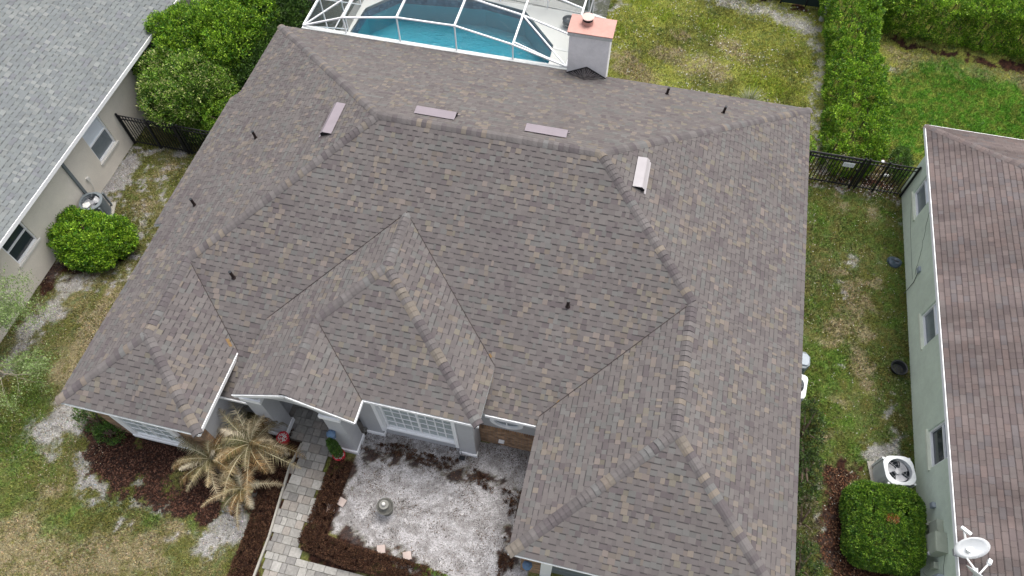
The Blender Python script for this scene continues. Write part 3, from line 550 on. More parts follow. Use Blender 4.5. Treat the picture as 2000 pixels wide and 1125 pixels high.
# pilasters flanking the front window
for x0,x1 in ((7.9,8.42),(10.87,11.36)):
    m=MB(); m.box(x0,x1,-1.10,-1.0,.16,3.2); c=m.build('pilaster','stuccogrey',H); m=MB(); m.box(x0-.03,x1+.03,-1.14,-.99,0,.16); m.build('base','white',c)
window(H,'y',-1.0,-1,8.55,10.75,.55,2.75,panes=('panelight',),grid=(8,5),vsplit=9.65,fw=.07,deep=.06,sill='white')
for a in ((8.43,8.55,.5,2.85),(10.75,10.86,.5,2.85)): t=MB(); t.box(a[0],a[1],-1.13,-1.0,a[2],a[3]); t.build('window_trim','white',H)
window(H,'y',-2.85,-1,1.12,2.80,.45,2.45,panes=('panelight',),grid=(4,4),fw=.09,deep=-.02,sill='white',vsplit=1.96)
t=MB(); t.box(.98,1.12,-2.93,-2.85,.35,2.6); t.box(2.80,2.94,-2.93,-2.85,.35,2.6); t.box(.98,2.94,-2.95,-2.85,.2,.36); t.build('window_trim','white',H)
# half-round windows (lower half of an ellipse shows under the eave)
def oval(cx,cy,cz,a,b,w=.13):
    m=MB(); n=28; ring=[]
    for i in range(n): t=2*math.pi*i/n; ring.append((math.cos(t),math.sin(t)))
    vs=[];fs=[]
    for (c,s) in ring:
        for (aa,bb,yy) in ((a+w,b+w,cy+.02),(a+w,b+w,cy-.07),(a,b,cy-.07),(a,b,cy+.02)): vs.append((cx+c*aa,yy,cz+s*bb))
    for i in range(n):
        j=(i+1)%n
        for k in range(3): fs.append((i*4+k,j*4+k,j*4+k+1,i*4+k+1))
    m.add(vs,fs); m.box(cx-.015,cx+.015,cy-.05,cy-.01,cz-b,cz+b); m.box(cx-a,cx+a,cy-.046,cy-.012,cz-.012,cz+.012); o=m.build('oval_window','white',H)
    p=MB(); p.add([(cx+c*a*1.01,cy-.015,cz+s*b*1.01) for c,s in ring],[tuple(range(n))]); p.build('pane','glassgrey',o)
oval(12.2,-.52,1.98,.36,.28); oval(4.62,-1.37,1.66,.36,.34)
# porch columns, entablature, gable
for x0 in (4.95,7.28):
    m=MB(); m.box(x0,x0+.52,-1.83,-1.3,.0,2.72); c=m.build('porch_column','stuccogrey',H)
    b=MB(); b.box(x0-.04,x0+.56,-1.88,-1.26,.0,.2); b.build('base','white',c); b=MB(); b.box(x0-.05,x0+.57,-1.88,-1.25,2.72,2.9); b.build('capital','white',c)
gm=MB()
def gz2(x): return min(zMl(x,0),zEr(x,0))-.17
xs_=[5.0,5.45,5.6,5.85,6.2,6.67,7.1,7.3,7.85]
def arch(x): return 2.9+ (.42*math.sqrt(max(0,1-((x-6.38)/.92)**2)) if 5.47<x<7.28 else 0)
n=24; X=[5.0+(7.85-5.0)*i/n for i in range(n+1)]
for i in range(n):
    a,b=X[i],X[i+1]; za,zb=arch(a),arch(b)
    gm.hexa([(a,-1.83,za),(b,-1.83,zb),(b,-1.7,zb),(a,-1.7,za),(a,-1.83,max(gz2(a),za+.02)),(b,-1.83,max(gz2(b),zb+.02)),(b,-1.7,max(gz2(b),zb+.02)),(a,-1.7,max(gz2(a),za+.02))])
gm.build('gable','stuccogrey',H)
fm=MB()
for a,b in (((4.93,3.27),(6.67,4.147)),((6.67,4.147),(8.41,3.27))): fm.bar((a[0],-1.985,a[1]+.02),(b[0],-1.985,b[1]+.02),.025,.13)
fm.bar((8.425,-1.97,3.29),(8.425,-1.34,3.31),.025,.11); fm.bar((8.41,-1.335,3.30),(11.65,-1.335,3.30),.025,.12); fm.bar((4.29,-3.11,2.82),(4.29,-.6,2.82),.025,.13); fm.bar((11.65,-.768,2.70),(13.08,-.768,2.70),.03,.14)
fm.bar((0,-3.122,2.79),(4.274,-3.122,2.79),.02,.06); fm.bar((13.112,-4.182,2.79),(20,-4.182,2.79),.02,.06); fm.bar((3.95,-1.768,2.19),(5.1,-1.768,2.19),.03,.12)
fm.build('fascia','white',H)
d=MB(); d.box(5.85,6.95,.55,.62,.1,2.25); dd=d.build('door','acwhite',H); k=MB(); k.box(6.8,6.84,.5,.56,1.0,1.12); k.build('handle','fan',dd)
# garage
g_=MB(); g_.box(14.25,18.9,-3.86,-3.8,0,2.25)
for i in range(1,4): g_.box(14.27,18.88,-3.875,-3.86,.56*i-.01,.56*i+.01)
g_.build('garage_door','acgrey',H); t=MB(); t.box(13.95,14.25,-4.02,-3.83,0,2.35); t.box(18.9,19.0,-4.02,-3.83,0,2.35); t.box(14.25,18.9,-4.0,-3.83,2.25,2.4); t.build('garage_trim','white',H)
# gutter of the pool cage
m=MB(); m.box(.86,11.28,12.84,13.02,2.74,2.90); m.build('gutter','whitedirty',H)
# chimney
m=MB(); m.box(11.31,12.73,12.55,13.35,0,4.72); ch=m.build('chimney','chim',H)
m=MB(); m.box(11.25,12.79,12.50,13.41,4.72,4.86); m.build('crown','whitedirty',ch)
m=MB(); m.box(11.23,12.81,12.48,13.43,4.86,4.90); m.build('cap','terracotta',ch,bevel=.01)
m=MB(); m.lathe((11.84,13.05,4.9),[(.20,0),(.19,.14)]); m.build('flue','terracotta',ch,smooth=False); m=MB(); m.lathe((11.84,13.05,5.04),[(.17,0),(.17,.1)]); m.build('flue_gap','dark',ch); m=MB(); m.lathe((11.84,13.05,5.14),[(.20,0),(.215,.02),(.205,.035)]); m.build('flue_lid','flue',ch)
# cricket in front of the chimney
apex=(12.02,12.55,3.42); fr=(12.02,12.0,3.31); L_=(11.30,12.55,3.035); R_=(12.74,12.55,3.035)
m=MB(); m.add([apex,fr,L_,R_,(11.30,12.55,2.9),(12.74,12.55,2.9)],[(0,1,2),(0,3,1)]); 
ck=MB()
for s,E_ in ((-1,L_),(1,R_)):
    for i in range(8):
        for j in range(4):
            a0,a1=i/8,(i+1)/8
            def pt(a,b): # a: along from ridge to edge, b: along depth
                p=Vector(apex).lerp(Vector(E_),a); q=Vector(fr).lerp(Vector(fr),0); return p.lerp(Vector(fr),b)
            c=random.choice([(.10,.09,.09),(.075,.07,.07),(.12,.11,.105),(.05,.045,.045)])  # darker than the main roof: shadow on the cricket painted into its shingles
            v=[pt(a0,j/4),pt(a1-.02,j/4),pt(a1-.02,(j+1)/4),pt(a0,(j+1)/4)]; ck.add([x+V3(0,0,.012+.006*(i%2)) for x in v],[(0,1,2,3)],c)
ck.build('chimney_cricket','shingle',ch)
k=MB(); k.bar(V3(*L_)+V3(0,-.02,.02),V3(*apex)+V3(0,-.02,.02),.03,.03); k.bar(V3(*R_)+V3(0,-.02,.02),V3(*apex)+V3(0,-.02,.02),.03,.03); k.build('flashing','dark',ch)
# roof vents: profile down the slope
def vent(cx,cy,zf,g_,length,deep,m_):
    g3=Vector((g_[0],g_[1],0)); t3=Vector((-g_[1],g_[0],0)); sl=(zf(cx+g_[0]*.1,cy+g_[1]*.1)-zf(cx,cy))/.1
    upv=Vector((g_[0],g_[1],sl)).normalized(); N=t3.cross(upv).normalized(); N=N if N.z>0 else -N; O=Vector((cx,cy,zf(cx,cy)))
    prof=[(deep/2,.03),(-.05,.16),(-deep/2+.02,.12),(-deep/2,.07)]
    m=MB(); a=[O-t3*length/2+upv*s+N*h for s,h in prof]; b=[O+t3*length/2+upv*s+N*h for s,h in prof]; m.add(a+b,[(0,1,5,4),(1,2,6,5),(2,3,7,6)])
    m.add([O+t3*sx*(length/2+.04)+upv*s+N*.022 for sx,s in ((-1,-deep/2-.09),(1,-deep/2-.09),(1,-deep/2-.03),(-1,-deep/2-.03))],[(0,1,2,3)])
    o=m.build('roof_vent',m_,H); s=o.modifiers.new('solid','SOLIDIFY'); s.thickness=.006
    for sg in (-1,1):
        d=MB(); q=[O+t3*sg*(length/2-.01)+upv*s_+N*h_ for s_,h_ in prof]+[O+t3*sg*(length/2-.01)+upv*(-deep/2)+N*.02]; d.add(q,[(0,1,2,3,4)]); d.build('vent_opening','dark',o)
vent(8.37,6.75,zback,(0,-1),1.22,.42,'vent'); vent(11.67,6.82,zback,(0,-1),1.22,.42,'vent'); vent(5.25,6.3,zleft,(1,0),1.25,.40,'vent'); vent(14.53,6.1,zright,(-1,0),1.1,.36,'ventlight')
for x,y,zf,tl in ((2.21,6.3,zleft,(-.03,0)),(1.11,3.67,zleft,(-.03,0)),(3.66,1.27,zmain,(-.02,.0)),(13.29,2.23,zmain,(0,0)),(14.97,11.93,zback,(.03,0)),(16.88,10.91,zback,(.03,0))):
    z=zf(x,y); m=MB(); m.tube([(x,y,z-.02),(x+tl[0],y+tl[1],z+.30)],.045,12); m.tube([(x,y,z),(x,y,z+.04)],[.075,.05],12); o=m.build('vent_pipe','darkpipe',H)
    m=MB(); m.tube([(x+tl[0],y+tl[1],z+.295),(x+tl[0],y+tl[1],z+.31)],.048,12); m.build('pipe_rim','rubber',o)
# wall lanterns, meter box and porch details
for x,y,z in ((7.36,-1.93,1.45),(13.6,-4.08,1.15)):
    m=MB(); m.lathe((x,y,z),[(.07,-.05),(.10,0),(.12,.26),(.14,.28),(.05,.38)],8); o=m.build('wall_lantern','bluelamp',H); m=MB(); m.box(x-.02,x+.02,y,y+.12,z+.1,z+.14); m.build('bracket','black',o)
m=MB(); m.box(11.95,12.12,-.68,-.6,.42,.54); m.build('outlet_cover','white',H)
m=MB(); m.box(11.1,11.25,-1.17,-1.14,.14,.2); m.build('hose_bib','white',H)
# lichen patches in valleys
for pts,zf in (([(3.95,-.30),(4.12,-.48),(4.06,-.52),(3.88,-.36)],zLWr),([(11.42,.68),(11.50,.60),(11.53,.65),(11.45,.72)],zmain),([(13.5,-.12),(13.58,-.08),(13.56,-.02)],zmain)):
    m=MB(); m.add([(x,y,zf(x,y)+.022) for x,y in pts],[tuple(range(len(pts)))]); m.build('lichen_patch','lichen',H)
# ---------------------------------------------------------------- left neighbour
HL=thing('neighbour_house','beige stucco house with a pale grey shingle roof at the upper left','house',(-8,5,0))
PALG=[((0.170,0.187,0.190),6),((0.176,0.193,0.192),5),((0.163,0.178,0.183),4),((0.184,0.198,0.196),2),((0.163,0.172,0.184),2)]
TANG=[(0.212,0.227,0.223),(0.203,0.218,0.216)]
zl=lambda x,y:2.9+.5*(-4.65-x)
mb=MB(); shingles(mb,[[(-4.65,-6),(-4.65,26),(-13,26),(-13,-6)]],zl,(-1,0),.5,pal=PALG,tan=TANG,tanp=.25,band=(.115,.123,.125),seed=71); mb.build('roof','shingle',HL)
m=MB(); deck(m,[[(-4.65,-6),(-4.65,26),(-13,26),(-13,-6)]],zl,.12); m.prism([(-13,-6),(-13,26),(-21.3,26),(-21.3,-6)],lambda x,y:2.78+.5*(21.35+x),lambda x,y:2.9+.5*(21.35+x)); m.build('roof_deck','sill',HL)
m=MB(); m.bar((-4.635,-6,2.83),(-4.635,26,2.83),.03,.15); m.build('fascia','white',HL)
m=MB(); lw=[(10.43,11.6,.95,2.35),(6.37,7.5,.78,2.35),(1.42,2.53,1.2,2.42)]
wall(m,'x',-5.33,-5.15,-5.5,25.5,0,3.0,lw); m.box(-20.8,-5.33,-5.5,-5.3,0,3.0); m.box(-20.8,-5.33,25.3,25.5,0,3.0); m.box(-20.8,-20.6,-5.3,25.3,0,3.0); m.build('stucco_wall','stuccotan',HL)
window(HL,'x',-5.15,1,10.43,11.6,.95,2.35,split=1.55,panes=('glass','blind'),sill='sill'); window(HL,'x',-5.15,1,6.37,7.5,.78,2.35,split=1.55,panes=('glassgrey','blind'),sill='sill')
window(HL,'x',-5.15,1,1.42,2.53,1.2,2.42,split=1.82,panes=('glass','glass'),sill='sill')
m=MB(); m.box(-5.15,-5.07,4.98,5.08,.1,2.75); m.build('downpipe','acgrey',HL)
m=MB(); m.box(-5.15,-5.08,5.42,5.54,.85,1.0); b=m.build('outlet_box','sill',HL); m=MB(); m.tube([(-5.1,5.47,.85),(-5.08,5.44,.6),(-5.1,5.35,.3)],.012,6); m.build('cable','sill',b)
# ---------------------------------------------------------------- right neighbour
HR=thing('neighbour_house','pale green stucco house with a weathered reddish brown shingle roof at the right edge','house',(27,5,0))
PALR=[((0.135,0.112,0.107),5),((0.145,0.120,0.115),5),((0.126,0.104,0.102),4),((0.142,0.124,0.120),3),((0.150,0.119,0.112),2),((0.130,0.116,0.117),2)]
zr_=lambda x,y:2.9+.48*(x-23.88); zrb=lambda x,y:2.9+.48*(12.9-y)
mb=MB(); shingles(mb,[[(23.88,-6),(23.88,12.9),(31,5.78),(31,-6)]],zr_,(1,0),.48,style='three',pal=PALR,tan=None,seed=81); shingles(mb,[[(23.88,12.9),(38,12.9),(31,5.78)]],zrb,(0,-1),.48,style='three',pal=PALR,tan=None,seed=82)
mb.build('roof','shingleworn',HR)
m=MB(); deck(m,[[(23.88,-6),(31,-6),(31,5.78),(23.88,12.9)]],zr_,.12); deck(m,[[(23.88,12.9),(31,5.78),(38,12.9)]],zrb,.12); m.build('roof_deck','sill',HR)
caps(HR,(23.88,12.9,2.9),(31,5.78,6.31),zrb,zr_,pal=PALR,tan=None,seed=83,w=.14,thick=.012)
m=MB(); m.bar((23.865,-6,2.84),(23.865,12.9,2.84),.03,.13); m.bar((23.88,12.915,2.84),(38,12.915,2.84),.03,.13); m.build('fascia','white',HR)
rw=[(10.4,11.58,.9,2.3),(5.22,6.42,.9,2.3),(1.25,2.4,.9,2.3)]
m=MB(); wall(m,'x',24.3,24.48,-5.6,12.5,0,3.0,rw); m.box(24.48,37.6,12.3,12.5,0,3.0); m.box(24.48,37.6,-5.6,-5.4,0,3.0); m.build('stucco_wall','stuccogreen',HR)
for (a,b,c,d_),ps in zip(rw,(('glassgrey','blind'),('glassgrey','blind'),('glass','glassgrey'))):
    window(HR,'x',24.3,-1,a,b,c,d_,split=1.62,panes=ps,sill='sillgreen')
cr=MB(); pts=[(10.9-.25,1.95)]; y,z=9.95,1.95
P0=[]; rr=random.Random(5)
for i in range(22): P0.append((24.296,y,z)); y-=.085+rr.uniform(-.02,.05); z-=.055+rr.uniform(-.03,.03); y+=(i%3==0)*.05
cr.tube(P0,.007,4); cr.build('wall_crack','crack',HR)
cr=MB(); cr.tube([(24.296,11.4,.75),(24.296,10.2,.55),(24.296,8.6,.5),(24.296,8.1,.5)],.006,4); cr.build('wall_crack','crack',HR)
cr=MB(); cr.tube([(24.296,-.9,1.6),(24.296,-1.6,1.3),(24.296,-2.4,1.25)],.007,4); cr.build('wall_crack','crack',HR)
for n_,(y0,y1,z0,z1,dp,mt_) in {'outlet_box':(8.03,8.22,.95,1.12,.08,'boxgrey')}.items():
    m=MB(); m.box(24.3-dp,24.3,y0,y1,z0,z1); b=m.build(n_,mt_,HR,bevel=.01); m=MB(); m.tube([(24.28,8.1,.95),(24.28,7.9,.6),(24.2,7.75,.05)],.012,6); m.build('cable','crack',b)
for y0,y1,z0,z1,dp,mt_ in ((.05,.2,.95,1.12,.10,'boxgrey'),(-.72,-.38,.95,1.45,.16,'box'),(-1.3,-.76,1.0,1.6,.30,'box'),(-1.6,-1.42,.8,1.05,.12,'box'),(-2.02,-1.78,1.0,1.3,.16,'boxgrey'),(-.42,-.30,.65,.9,.2,'box')):
    m=MB(); m.box(24.3-dp,24.3,y0,y1,z0,z1); b=m.build('utility_box',mt_,HR,bevel=.012)
    m=MB(); m.box(24.3-dp-.006,24.3-dp,y0+.03,y1-.03,z0+.03,z1-.03); m.build('cover',mt_,b)
m=MB(); m.tube([(24.27,-1.5,.8),(24.2,-1.6,.4),(24.22,-1.75,.6),(24.24,-1.9,1.0)],.012,6); m.tube([(24.26,-1.0,1.0),(24.26,-1.0,.1)],.02,8); m.tube([(24.26,-.55,.95),(24.26,-.5,.1)],.02,8); m.build('conduit','box',HR); m=MB(); m.tube([(24.26,-1.9,1.0),(24.26,-2.3,.9),(24.26,-3,.95)],.015,6); m.build('conduit','box',HR)
m=MB(); m.lathe((24.0,-1.28,1.15),[(.03,0),(.05,.02),(.05,.06)],12); m.build('lock','fan',HR)
# ---------------------------------------------------------------- satellite dishes
def dish(loc,rz,tilt,label,r=.38,wrap=True):
    t=thing('satellite_dish',label,'satellite dish',(23.95,loc[1]+.25,3.0),0,'satellite dishes on the eave of the pale green house')
    c=Vector(loc); n=Vector((math.cos(rz)*math.cos(tilt),math.sin(rz)*math.cos(tilt),math.sin(tilt))); a=n.cross(Vector((0,0,1))).normalized(); b=a.cross(n).normalized()
    m=MB(); rings=[(0,-.05),(.4,-.042),(.75,-.02),(1,.01),(1.0,.0),(.75,-.032),(.4,-.054),(0,-.062)]; vs=[];fs=[];K=28
    for q,h in rings:
        for k in range(K): u=2*math.pi*k/K; vs.append(c+a*math.cos(u)*r*q*1.05+b*math.sin(u)*r*q*.95+n*h)
    for i in range(len(rings)-1):
        for k in range(K): fs.append((i*K+k,i*K+(k+1)%K,(i+1)*K+(k+1)%K,(i+1)*K+k))
    m.add(vs,fs); m.build('reflector','dish',t,smooth=True)
    m=MB(); lb=c-b*(r*.75)+n*.38; m.bar(c-b*r*.95-n*.03,lb,.035,.025); m.build('feed_arm','dish',t); m=MB(); m.bar(lb-n*.02+b*.03,lb+n*.09-b*.08,.09,.08); m.build('receiver','acwhite',t,bevel=.01)
    m=MB(); bp=Vector((c.x-.05,c.y,2.98)); m.tube([bp,bp.lerp(c,.5)+Vector((0,0,.05)),c-n*.08],.022,8); m.box(bp.x-.08,bp.x+.08,bp.y-.08,bp.y+.08,bp.z-.02,bp.z+.05); m.build('mast','fan',t)
    if wrap:
        m=MB(); m.lathe((c-n*.13-b*.1),[(.09,-.12),(.13,-.06),(.11,.03),(.12,.08),(.04,.12)],9,1,1.3); m.build('mount','bagfoil',t)
    return t
# ---------------------------------------------------------------- AC units
def ac(loc,rz,m_,label,s=.78,h=.82,round_=.16,paper=False,group=None):
    t=thing('air_conditioner',label,'air conditioner',loc,rz,group); Mx=Matrix.LocRotScale(Vector(loc),Matrix.Rotation(rz,3,'Z'),None)
    def rr(hs,rad,n=5):
        o=[]
        for cx,cy,a in ((hs-rad,hs-rad,0),(-hs+rad,hs-rad,90),(-hs+rad,-hs+rad,180),(hs-rad,-hs+rad,270)):
            for i in range(n): u=R(a+90*i/(n-1)); o.append((cx+rad*math.cos(u),cy+rad*math.sin(u)))
        return o
    def B(m,name,mt_,par=t,**k): m.v=[tuple(Mx@Vector(v)) for v in m.v]; return m.build(name,mt_,par,**k)
    hs=s/2; m=MB(); o=rr(hs-.02,round_); n=len(o)
    vs=[(x,y,z) for z in (.04,h-.06) for x,y in o]; m.add(vs,[(i,(i+1)%n,n+(i+1)%n,n+i) for i in range(n)])
    for k in range(9):
        z=.1+k*(h-.2)/9; o2=rr(hs-.005,round_); m.add([(x,y,zz) for zz in (z,z+.035) for x,y in o2],[(i,(i+1)%n,n+(i+1)%n,n+i) for i in range(n)])
    for x,y in ((hs-.06,hs-.06),(-hs+.06,hs-.06),(-hs+.06,-hs+.06),(hs-.06,-hs+.06)): m.box(x-.03,x+.03,y-.03,y+.03,.04,h-.05)
    B(m,'casing',m_)
    m=MB(); K=40; outer=[];inner=[];pr=rr(hs,round_,6)
    ri=hs*.80; N_=len(pr); sq=[]
    import bisect
    for k in range(K):
        u=2*math.pi*k/K; c,sn=math.cos(u),math.sin(u); best=None
        # ray to rounded square
        lo,hi=0,hs*1.6
        for _ in range(24):
            mid=(lo+hi)/2; x,y=abs(c*mid),abs(sn*mid); ins=(x<=hs and y<=hs) and not (x>hs-round_ and y>hs-round_ and math.hypot(x-hs+round_,y-hs+round_)>round_)
            if ins: lo=mid
            else: hi=mid
        sq.append((c*lo,sn*lo))
    vs=[(x,y,h-.06) for x,y in sq]+[(x,y,h-.01) for x,y in sq]+[(x*.97,y*.97,h) for x,y in sq]+[(ri*math.cos(2*math.pi*k/K),ri*math.sin(2*math.pi*k/K),h+.005) for k in range(K)]+[(ri*math.cos(2*math.pi*k/K),ri*math.sin(2*math.pi*k/K),h-.16) for k in range(K)]
    m.add(vs,[(i*K+k,i*K+(k+1)%K,(i+1)*K+(k+1)%K,(i+1)*K+k) for i in range(4) for k in range(K)]); B(m,'top_panel',m_)
    m=MB(); m.lathe((0,0,h-.3),[(ri*.99,.14),(ri*.99,0),(.01,0)],32); B(m,'fan_well','acdark')
    m=MB()
    for b_ in range(3):
        vs=[]; 
        for i in range(7):
            u=R(120*b_+i*11-10); 
            for q,dz in ((.09,0),(ri*.5,0),(ri*.88,0)): uu=u+(q/ri)*.35; vs.append((q*math.cos(uu),q*math.sin(uu),h-.15+.012*i))
        m.add(vs,[(i*3+j,i*3+j+1,i*3+4+j,i*3+3+j) for i in range(6) for j in range(2)])
    m.lathe((0,0,h-.17),[(.10,0),(.10,.08),(.03,.09)],16); B(m,'fan','fan')
    m=MB()
    for k in range(8):
        u=2*math.pi*k/8; m.bar((.05*math.cos(u),.05*math.sin(u),h-.005),(ri*math.cos(u),ri*math.sin(u),h+.0),.006)
    for q in (.3,.55,.8):
        K2=24; m.tube([(ri*q*math.cos(2*math.pi*k/K2),ri*q*math.sin(2*math.pi*k/K2),h-.003) for k in range(K2+1)],.003,4,cap=False)
    B(m,'guard','fan')
    m=MB(); m.box(-hs-.08,hs+.08,-hs-.08,hs+.08,-.02,.04); B(m,'pad','kerb')
    if paper:
        m=MB(); m.add([(-.25,-.12,h+.012),(-.02,-.05,h+.03),(.06,-.2,h+.018),(-.04,-.32,h+.012),(-.2,-.3,h+.026)],[(0,1,2,3,4)]); o=B(m,'paper','pebble')
    return t
ac((-4.62,4.66,0),R(20),'acgrey','grey air conditioner with a white paper in its fan guard, by the beige wall',.82,.8,.34,True)
ac((23.48,1.02,0),R(10),'acwhite','off white air conditioner between the clipped cube shrub and the green wall',.86,.85,.27)
ac((20.4,3.08,0),R(-6),'acwhite','off white air conditioner half hidden under the right eave of the brown roof',.82,.85,.12)
# pool heater: boxy grey unit with domed lid
t=thing('pool_heater','rounded grey equipment box half hidden under the right eave, above the white unit','pool heater',(20.55,4.05,0))
m=MB(); m.prism([(20.1,3.75),(20.78,3.75),(20.93,3.9),(20.93,4.2),(20.78,4.35),(20.1,4.35)],0,.72); m.build('body','acgrey',t,bevel=.02)
m=MB(); m.prism([(20.15,3.85),(20.83,3.85),(20.88,3.95),(20.88,4.15),(20.83,4.25),(20.15,4.25)],.72,.78); m.build('lid','boxgrey',t,bevel=.02)
m=MB(); [m.box(20.15,20.78,3.742,3.75,.1+.1*i,.13+.1*i) for i in range(6)]; m.build('louvers','acdark',t)
dish((23.84,-1.68,3.6),R(-83),R(30),'white satellite dish with its face to the sky, nearest the middle of the eave')
dish((24.05,-2.30,3.55),R(60),R(24),'white satellite dish seen edge-on at the lower right corner, behind the other dish')
t=thing('antenna_arm','white bracket arm with a small receiver head rising over the green house eave','antenna arm',(23.95,-1.6,2.9)); m=MB(); m.tube([(24.1,-1.75,3.0),(23.92,-1.45,3.2),(23.85,-1.2,3.3)],.028,8); m.build('arm','dish',t)
m=MB(); m.bar((23.78,-1.12,3.3),(23.98,-1.28,3.36),.09,.08); m.build('receiver','dish',t,bevel=.02)
# ---------------------------------------------------------------- fences
def picket(name,label,x0,x1,y,h,posts,gates=(),gap=.125,group=None,zdip=0):
    t=thing(name,label,'fence',(x0,y,0),0,group)
    m=MB(); 
    for z in (h-.03,h-.20,.16): m.bar((x0,y,z),(x1,y,z),.03,.035)
    x=x0+gap
    while x<x1: m.box(x-.014,x+.014,y-.012,y+.012,.07,h-.03); x+=gap
    m.build('pickets','black',t)
    for p in posts:
        m=MB(); m.box(p-.032,p+.032,y-.032,y+.032,0,h+.03); m.lathe((p,y,h+.03),[(.045,0),(.045,.015),(.01,.03)],4); m.build('post','black',t)
    for a,b in gates:
        g_=MB(); 
        for z in (h-.06,h-.23,.2): g_.bar((a,y-.02,z),(b,y-.02,z),.03,.03)
        for q in (a,b): g_.box(q-.022,q+.022,y-.042,y+.0,.12,h-.03)
        gg=g_.build('gate','black',t); k=MB(); k.box(b-.09,b-.02,y-.07,y-.04,1.0,1.1); k.build('latch','black',gg)
    return t
picket('metal_fence','black metal picket fence with a gate and white notice, between brown and green houses',19.6,24.27,12.12,1.62,[20.35,22.38,22.55,23.22,24.24],[(20.5,22.34)])
picket('metal_fence','black metal picket fence closing the left side yard below the big shrubs',-5.12,.35,8.12,1.6,[-5.09,-3.95,-2.75,-2.6,-1.2],[(-3.9,-2.8)])
t=MB(); t.box(21.72,22.12,12.06,12.075,1.14,1.36); o=t.build('notice_plate','dish',bevel=.01); tag(o,'small white notice plate fixed to the black gate on the right','sign')
m=MB(); rr=random.Random(2)
for r_ in range(3):
    x=21.76
    while x<22.04: L=rr.uniform(.02,.07); m.box(x,x+L,12.057,12.0605,1.30-.06*r_-.012,1.30-.06*r_); x+=L+.02
m.build('faded_lettering','acgrey',o)
m=MB(); m.lathe((22.95,12.12,1.66),[(.05,-.03),(.055,0),(.03,.03)],10); tag(m.build('post_light','dish'),'small white cap on the top rail of the right fence','light')
m=MB(); m.box(23.65,23.82,12.95,13.05,.02,.12); tag(m.build('white_container','dish',bevel=.02),'small white container on the ground behind the right fence','container')
# ---------------------------------------------------------------- tubs
t=thing('round_tub','empty black rubber tub standing on the grass by the green wall','tub',(23.89,4.78,0)); m=MB(); m.lathe((23.89,4.78,0),[(.19,0),(.235,.16),(.265,.17),(.265,.185),(.225,.175),(.18,.03),(.0,.03)],28); m.build('bowl','rubber',t,smooth=False)
t=thing('planter_lid','crumpled dark blue grey tub turned upside down by the green wall','tub',(23.92,9.02,0)); m=MB()
K=20; prof=[(.25,.0),(.245,.05),(.22,.10),(.15,.14),(.05,.13)]; vs=[];fs=[]; rr=random.Random(4)
for i,(q,z) in enumerate(prof):
    for k in range(K): u=2*math.pi*k/K; w_=1+.08*math.sin(3*u+i)+rr.uniform(-.02,.02); vs.append((23.92+q*w_*math.cos(u),9.02+q*w_*.92*math.sin(u),z+ (.02*math.sin(2*u+1) if i>1 else 0)))
for i in range(len(prof)-1):
    for k in range(K): fs.append((i*K+k,i*K+(k+1)%K,(i+1)*K+(k+1)%K,(i+1)*K+k))
fs.append(tuple((len(prof)-1)*K+k for k in range(K))); m.add(vs,fs); m.build('shell','bag',t); m=MB(); m.bar((23.78,9.06,.145),(24.05,8.98,.15),.03,.015); m.build('ridge','rubber',t)
# ---------------------------------------------------------------- pool
POOL=[(1.0,13.2),(1.02,16.4),(1.15,17.9),(2.3,19.2),(6.3,19.62),(8.25,19.3),(9.95,17.35),(10.05,13.2)]
def shape_wall(pts,z0,z1,inset,name,m_,par):
    n=len(pts); cx=sum(p[0] for p in pts)/n; cy=sum(p[1] for p in pts)/n
    inn=[(p[0]+(cx-p[0])*inset/math.hypot(cx-p[0],cy-p[1]),p[1]+(cy-p[1])*inset/math.hypot(cx-p[0],cy-p[1])) for p in pts]
    m=MB(); vs=[(x,y,z) for x,y in inn for z in (z0,z1)]; fs=[(2*i,2*((i+1)%n),2*((i+1)%n)+1,2*i+1) for i in range(n)]; m.add(vs,fs); return m.build(name,m_,par)
pt=thing('swimming_pool','angular turquoise swimming pool with a dark blue tile band under the screen cage','pool',(5.5,16,0))
m=MB(); m.add([(x,y,-1.4) for x,y in POOL],[tuple(range(len(POOL)))]); 
n=len(POOL); m.add([(x,y,z) for x,y in POOL for z in (-1.4,-.5)],[(2*i,2*((i+1)%n),2*((i+1)%n)+1,2*i+1) for i in range(n)]); m.build('basin','plaster',pt)
m=MB(); m.add([(x,y,z) for x,y in POOL for z in (-.5,-.0)],[(2*i,2*((i+1)%n),2*((i+1)%n)+1,2*i+1) for i in range(n)]); m.build('tile_band','tile',pt)
m=MB(); m.prism([(5.53+(x-5.53)*1.0006,16.5+(y-16.5)*1.0006) for x,y in POOL[::-1]],-1.39,-.28); wo=m.build('water','water'); tag(wo,kind='structure')
# deck with hole: strips around the pool
m=MB(); z0,z1=-.12,.035
DK2=[(-.3,12.45),(11.9,12.45),(11.9,19.6),(10.6,19.75),(8.9,19.7),(8.7,20.4),(1.6,20.4),(.3,18.2),(-.3,16.6)]
ring_o=[(.55,12.45),(.55,16.6),(.6,18.2),(1.6,20.4),(6.3,20.6),(8.9,20.5),(11.9,19.6),(11.9,12.45)]
n=len(POOL); vs=[];fs=[]
for (a,b) in zip(POOL,ring_o): vs+= [(a[0],a[1],z1),(b[0],b[1],z1),(a[0],a[1],z0),(b[0],b[1],z0)]
for i in range(n-1):
    j=i+1; fs+=[(4*i,4*j,4*j+1,4*i+1),(4*i+1,4*j+1,4*j+3,4*i+3),(4*i,4*i+2,4*j+2,4*j)]
m.add(vs,fs); m.box(.55,11.9,12.45,13.2,z0,z1); tag(m.build('pool_deck','concrete'),kind='structure')
m=MB()
for a,b in (((10.0,17.2),(11.9,17.0)),((8.6,20.3),(8.3,19.35)),((.58,17.1),(1.0,17.0))): m.bar((a[0],a[1],.04),(b[0],b[1],.04),.16,.02)
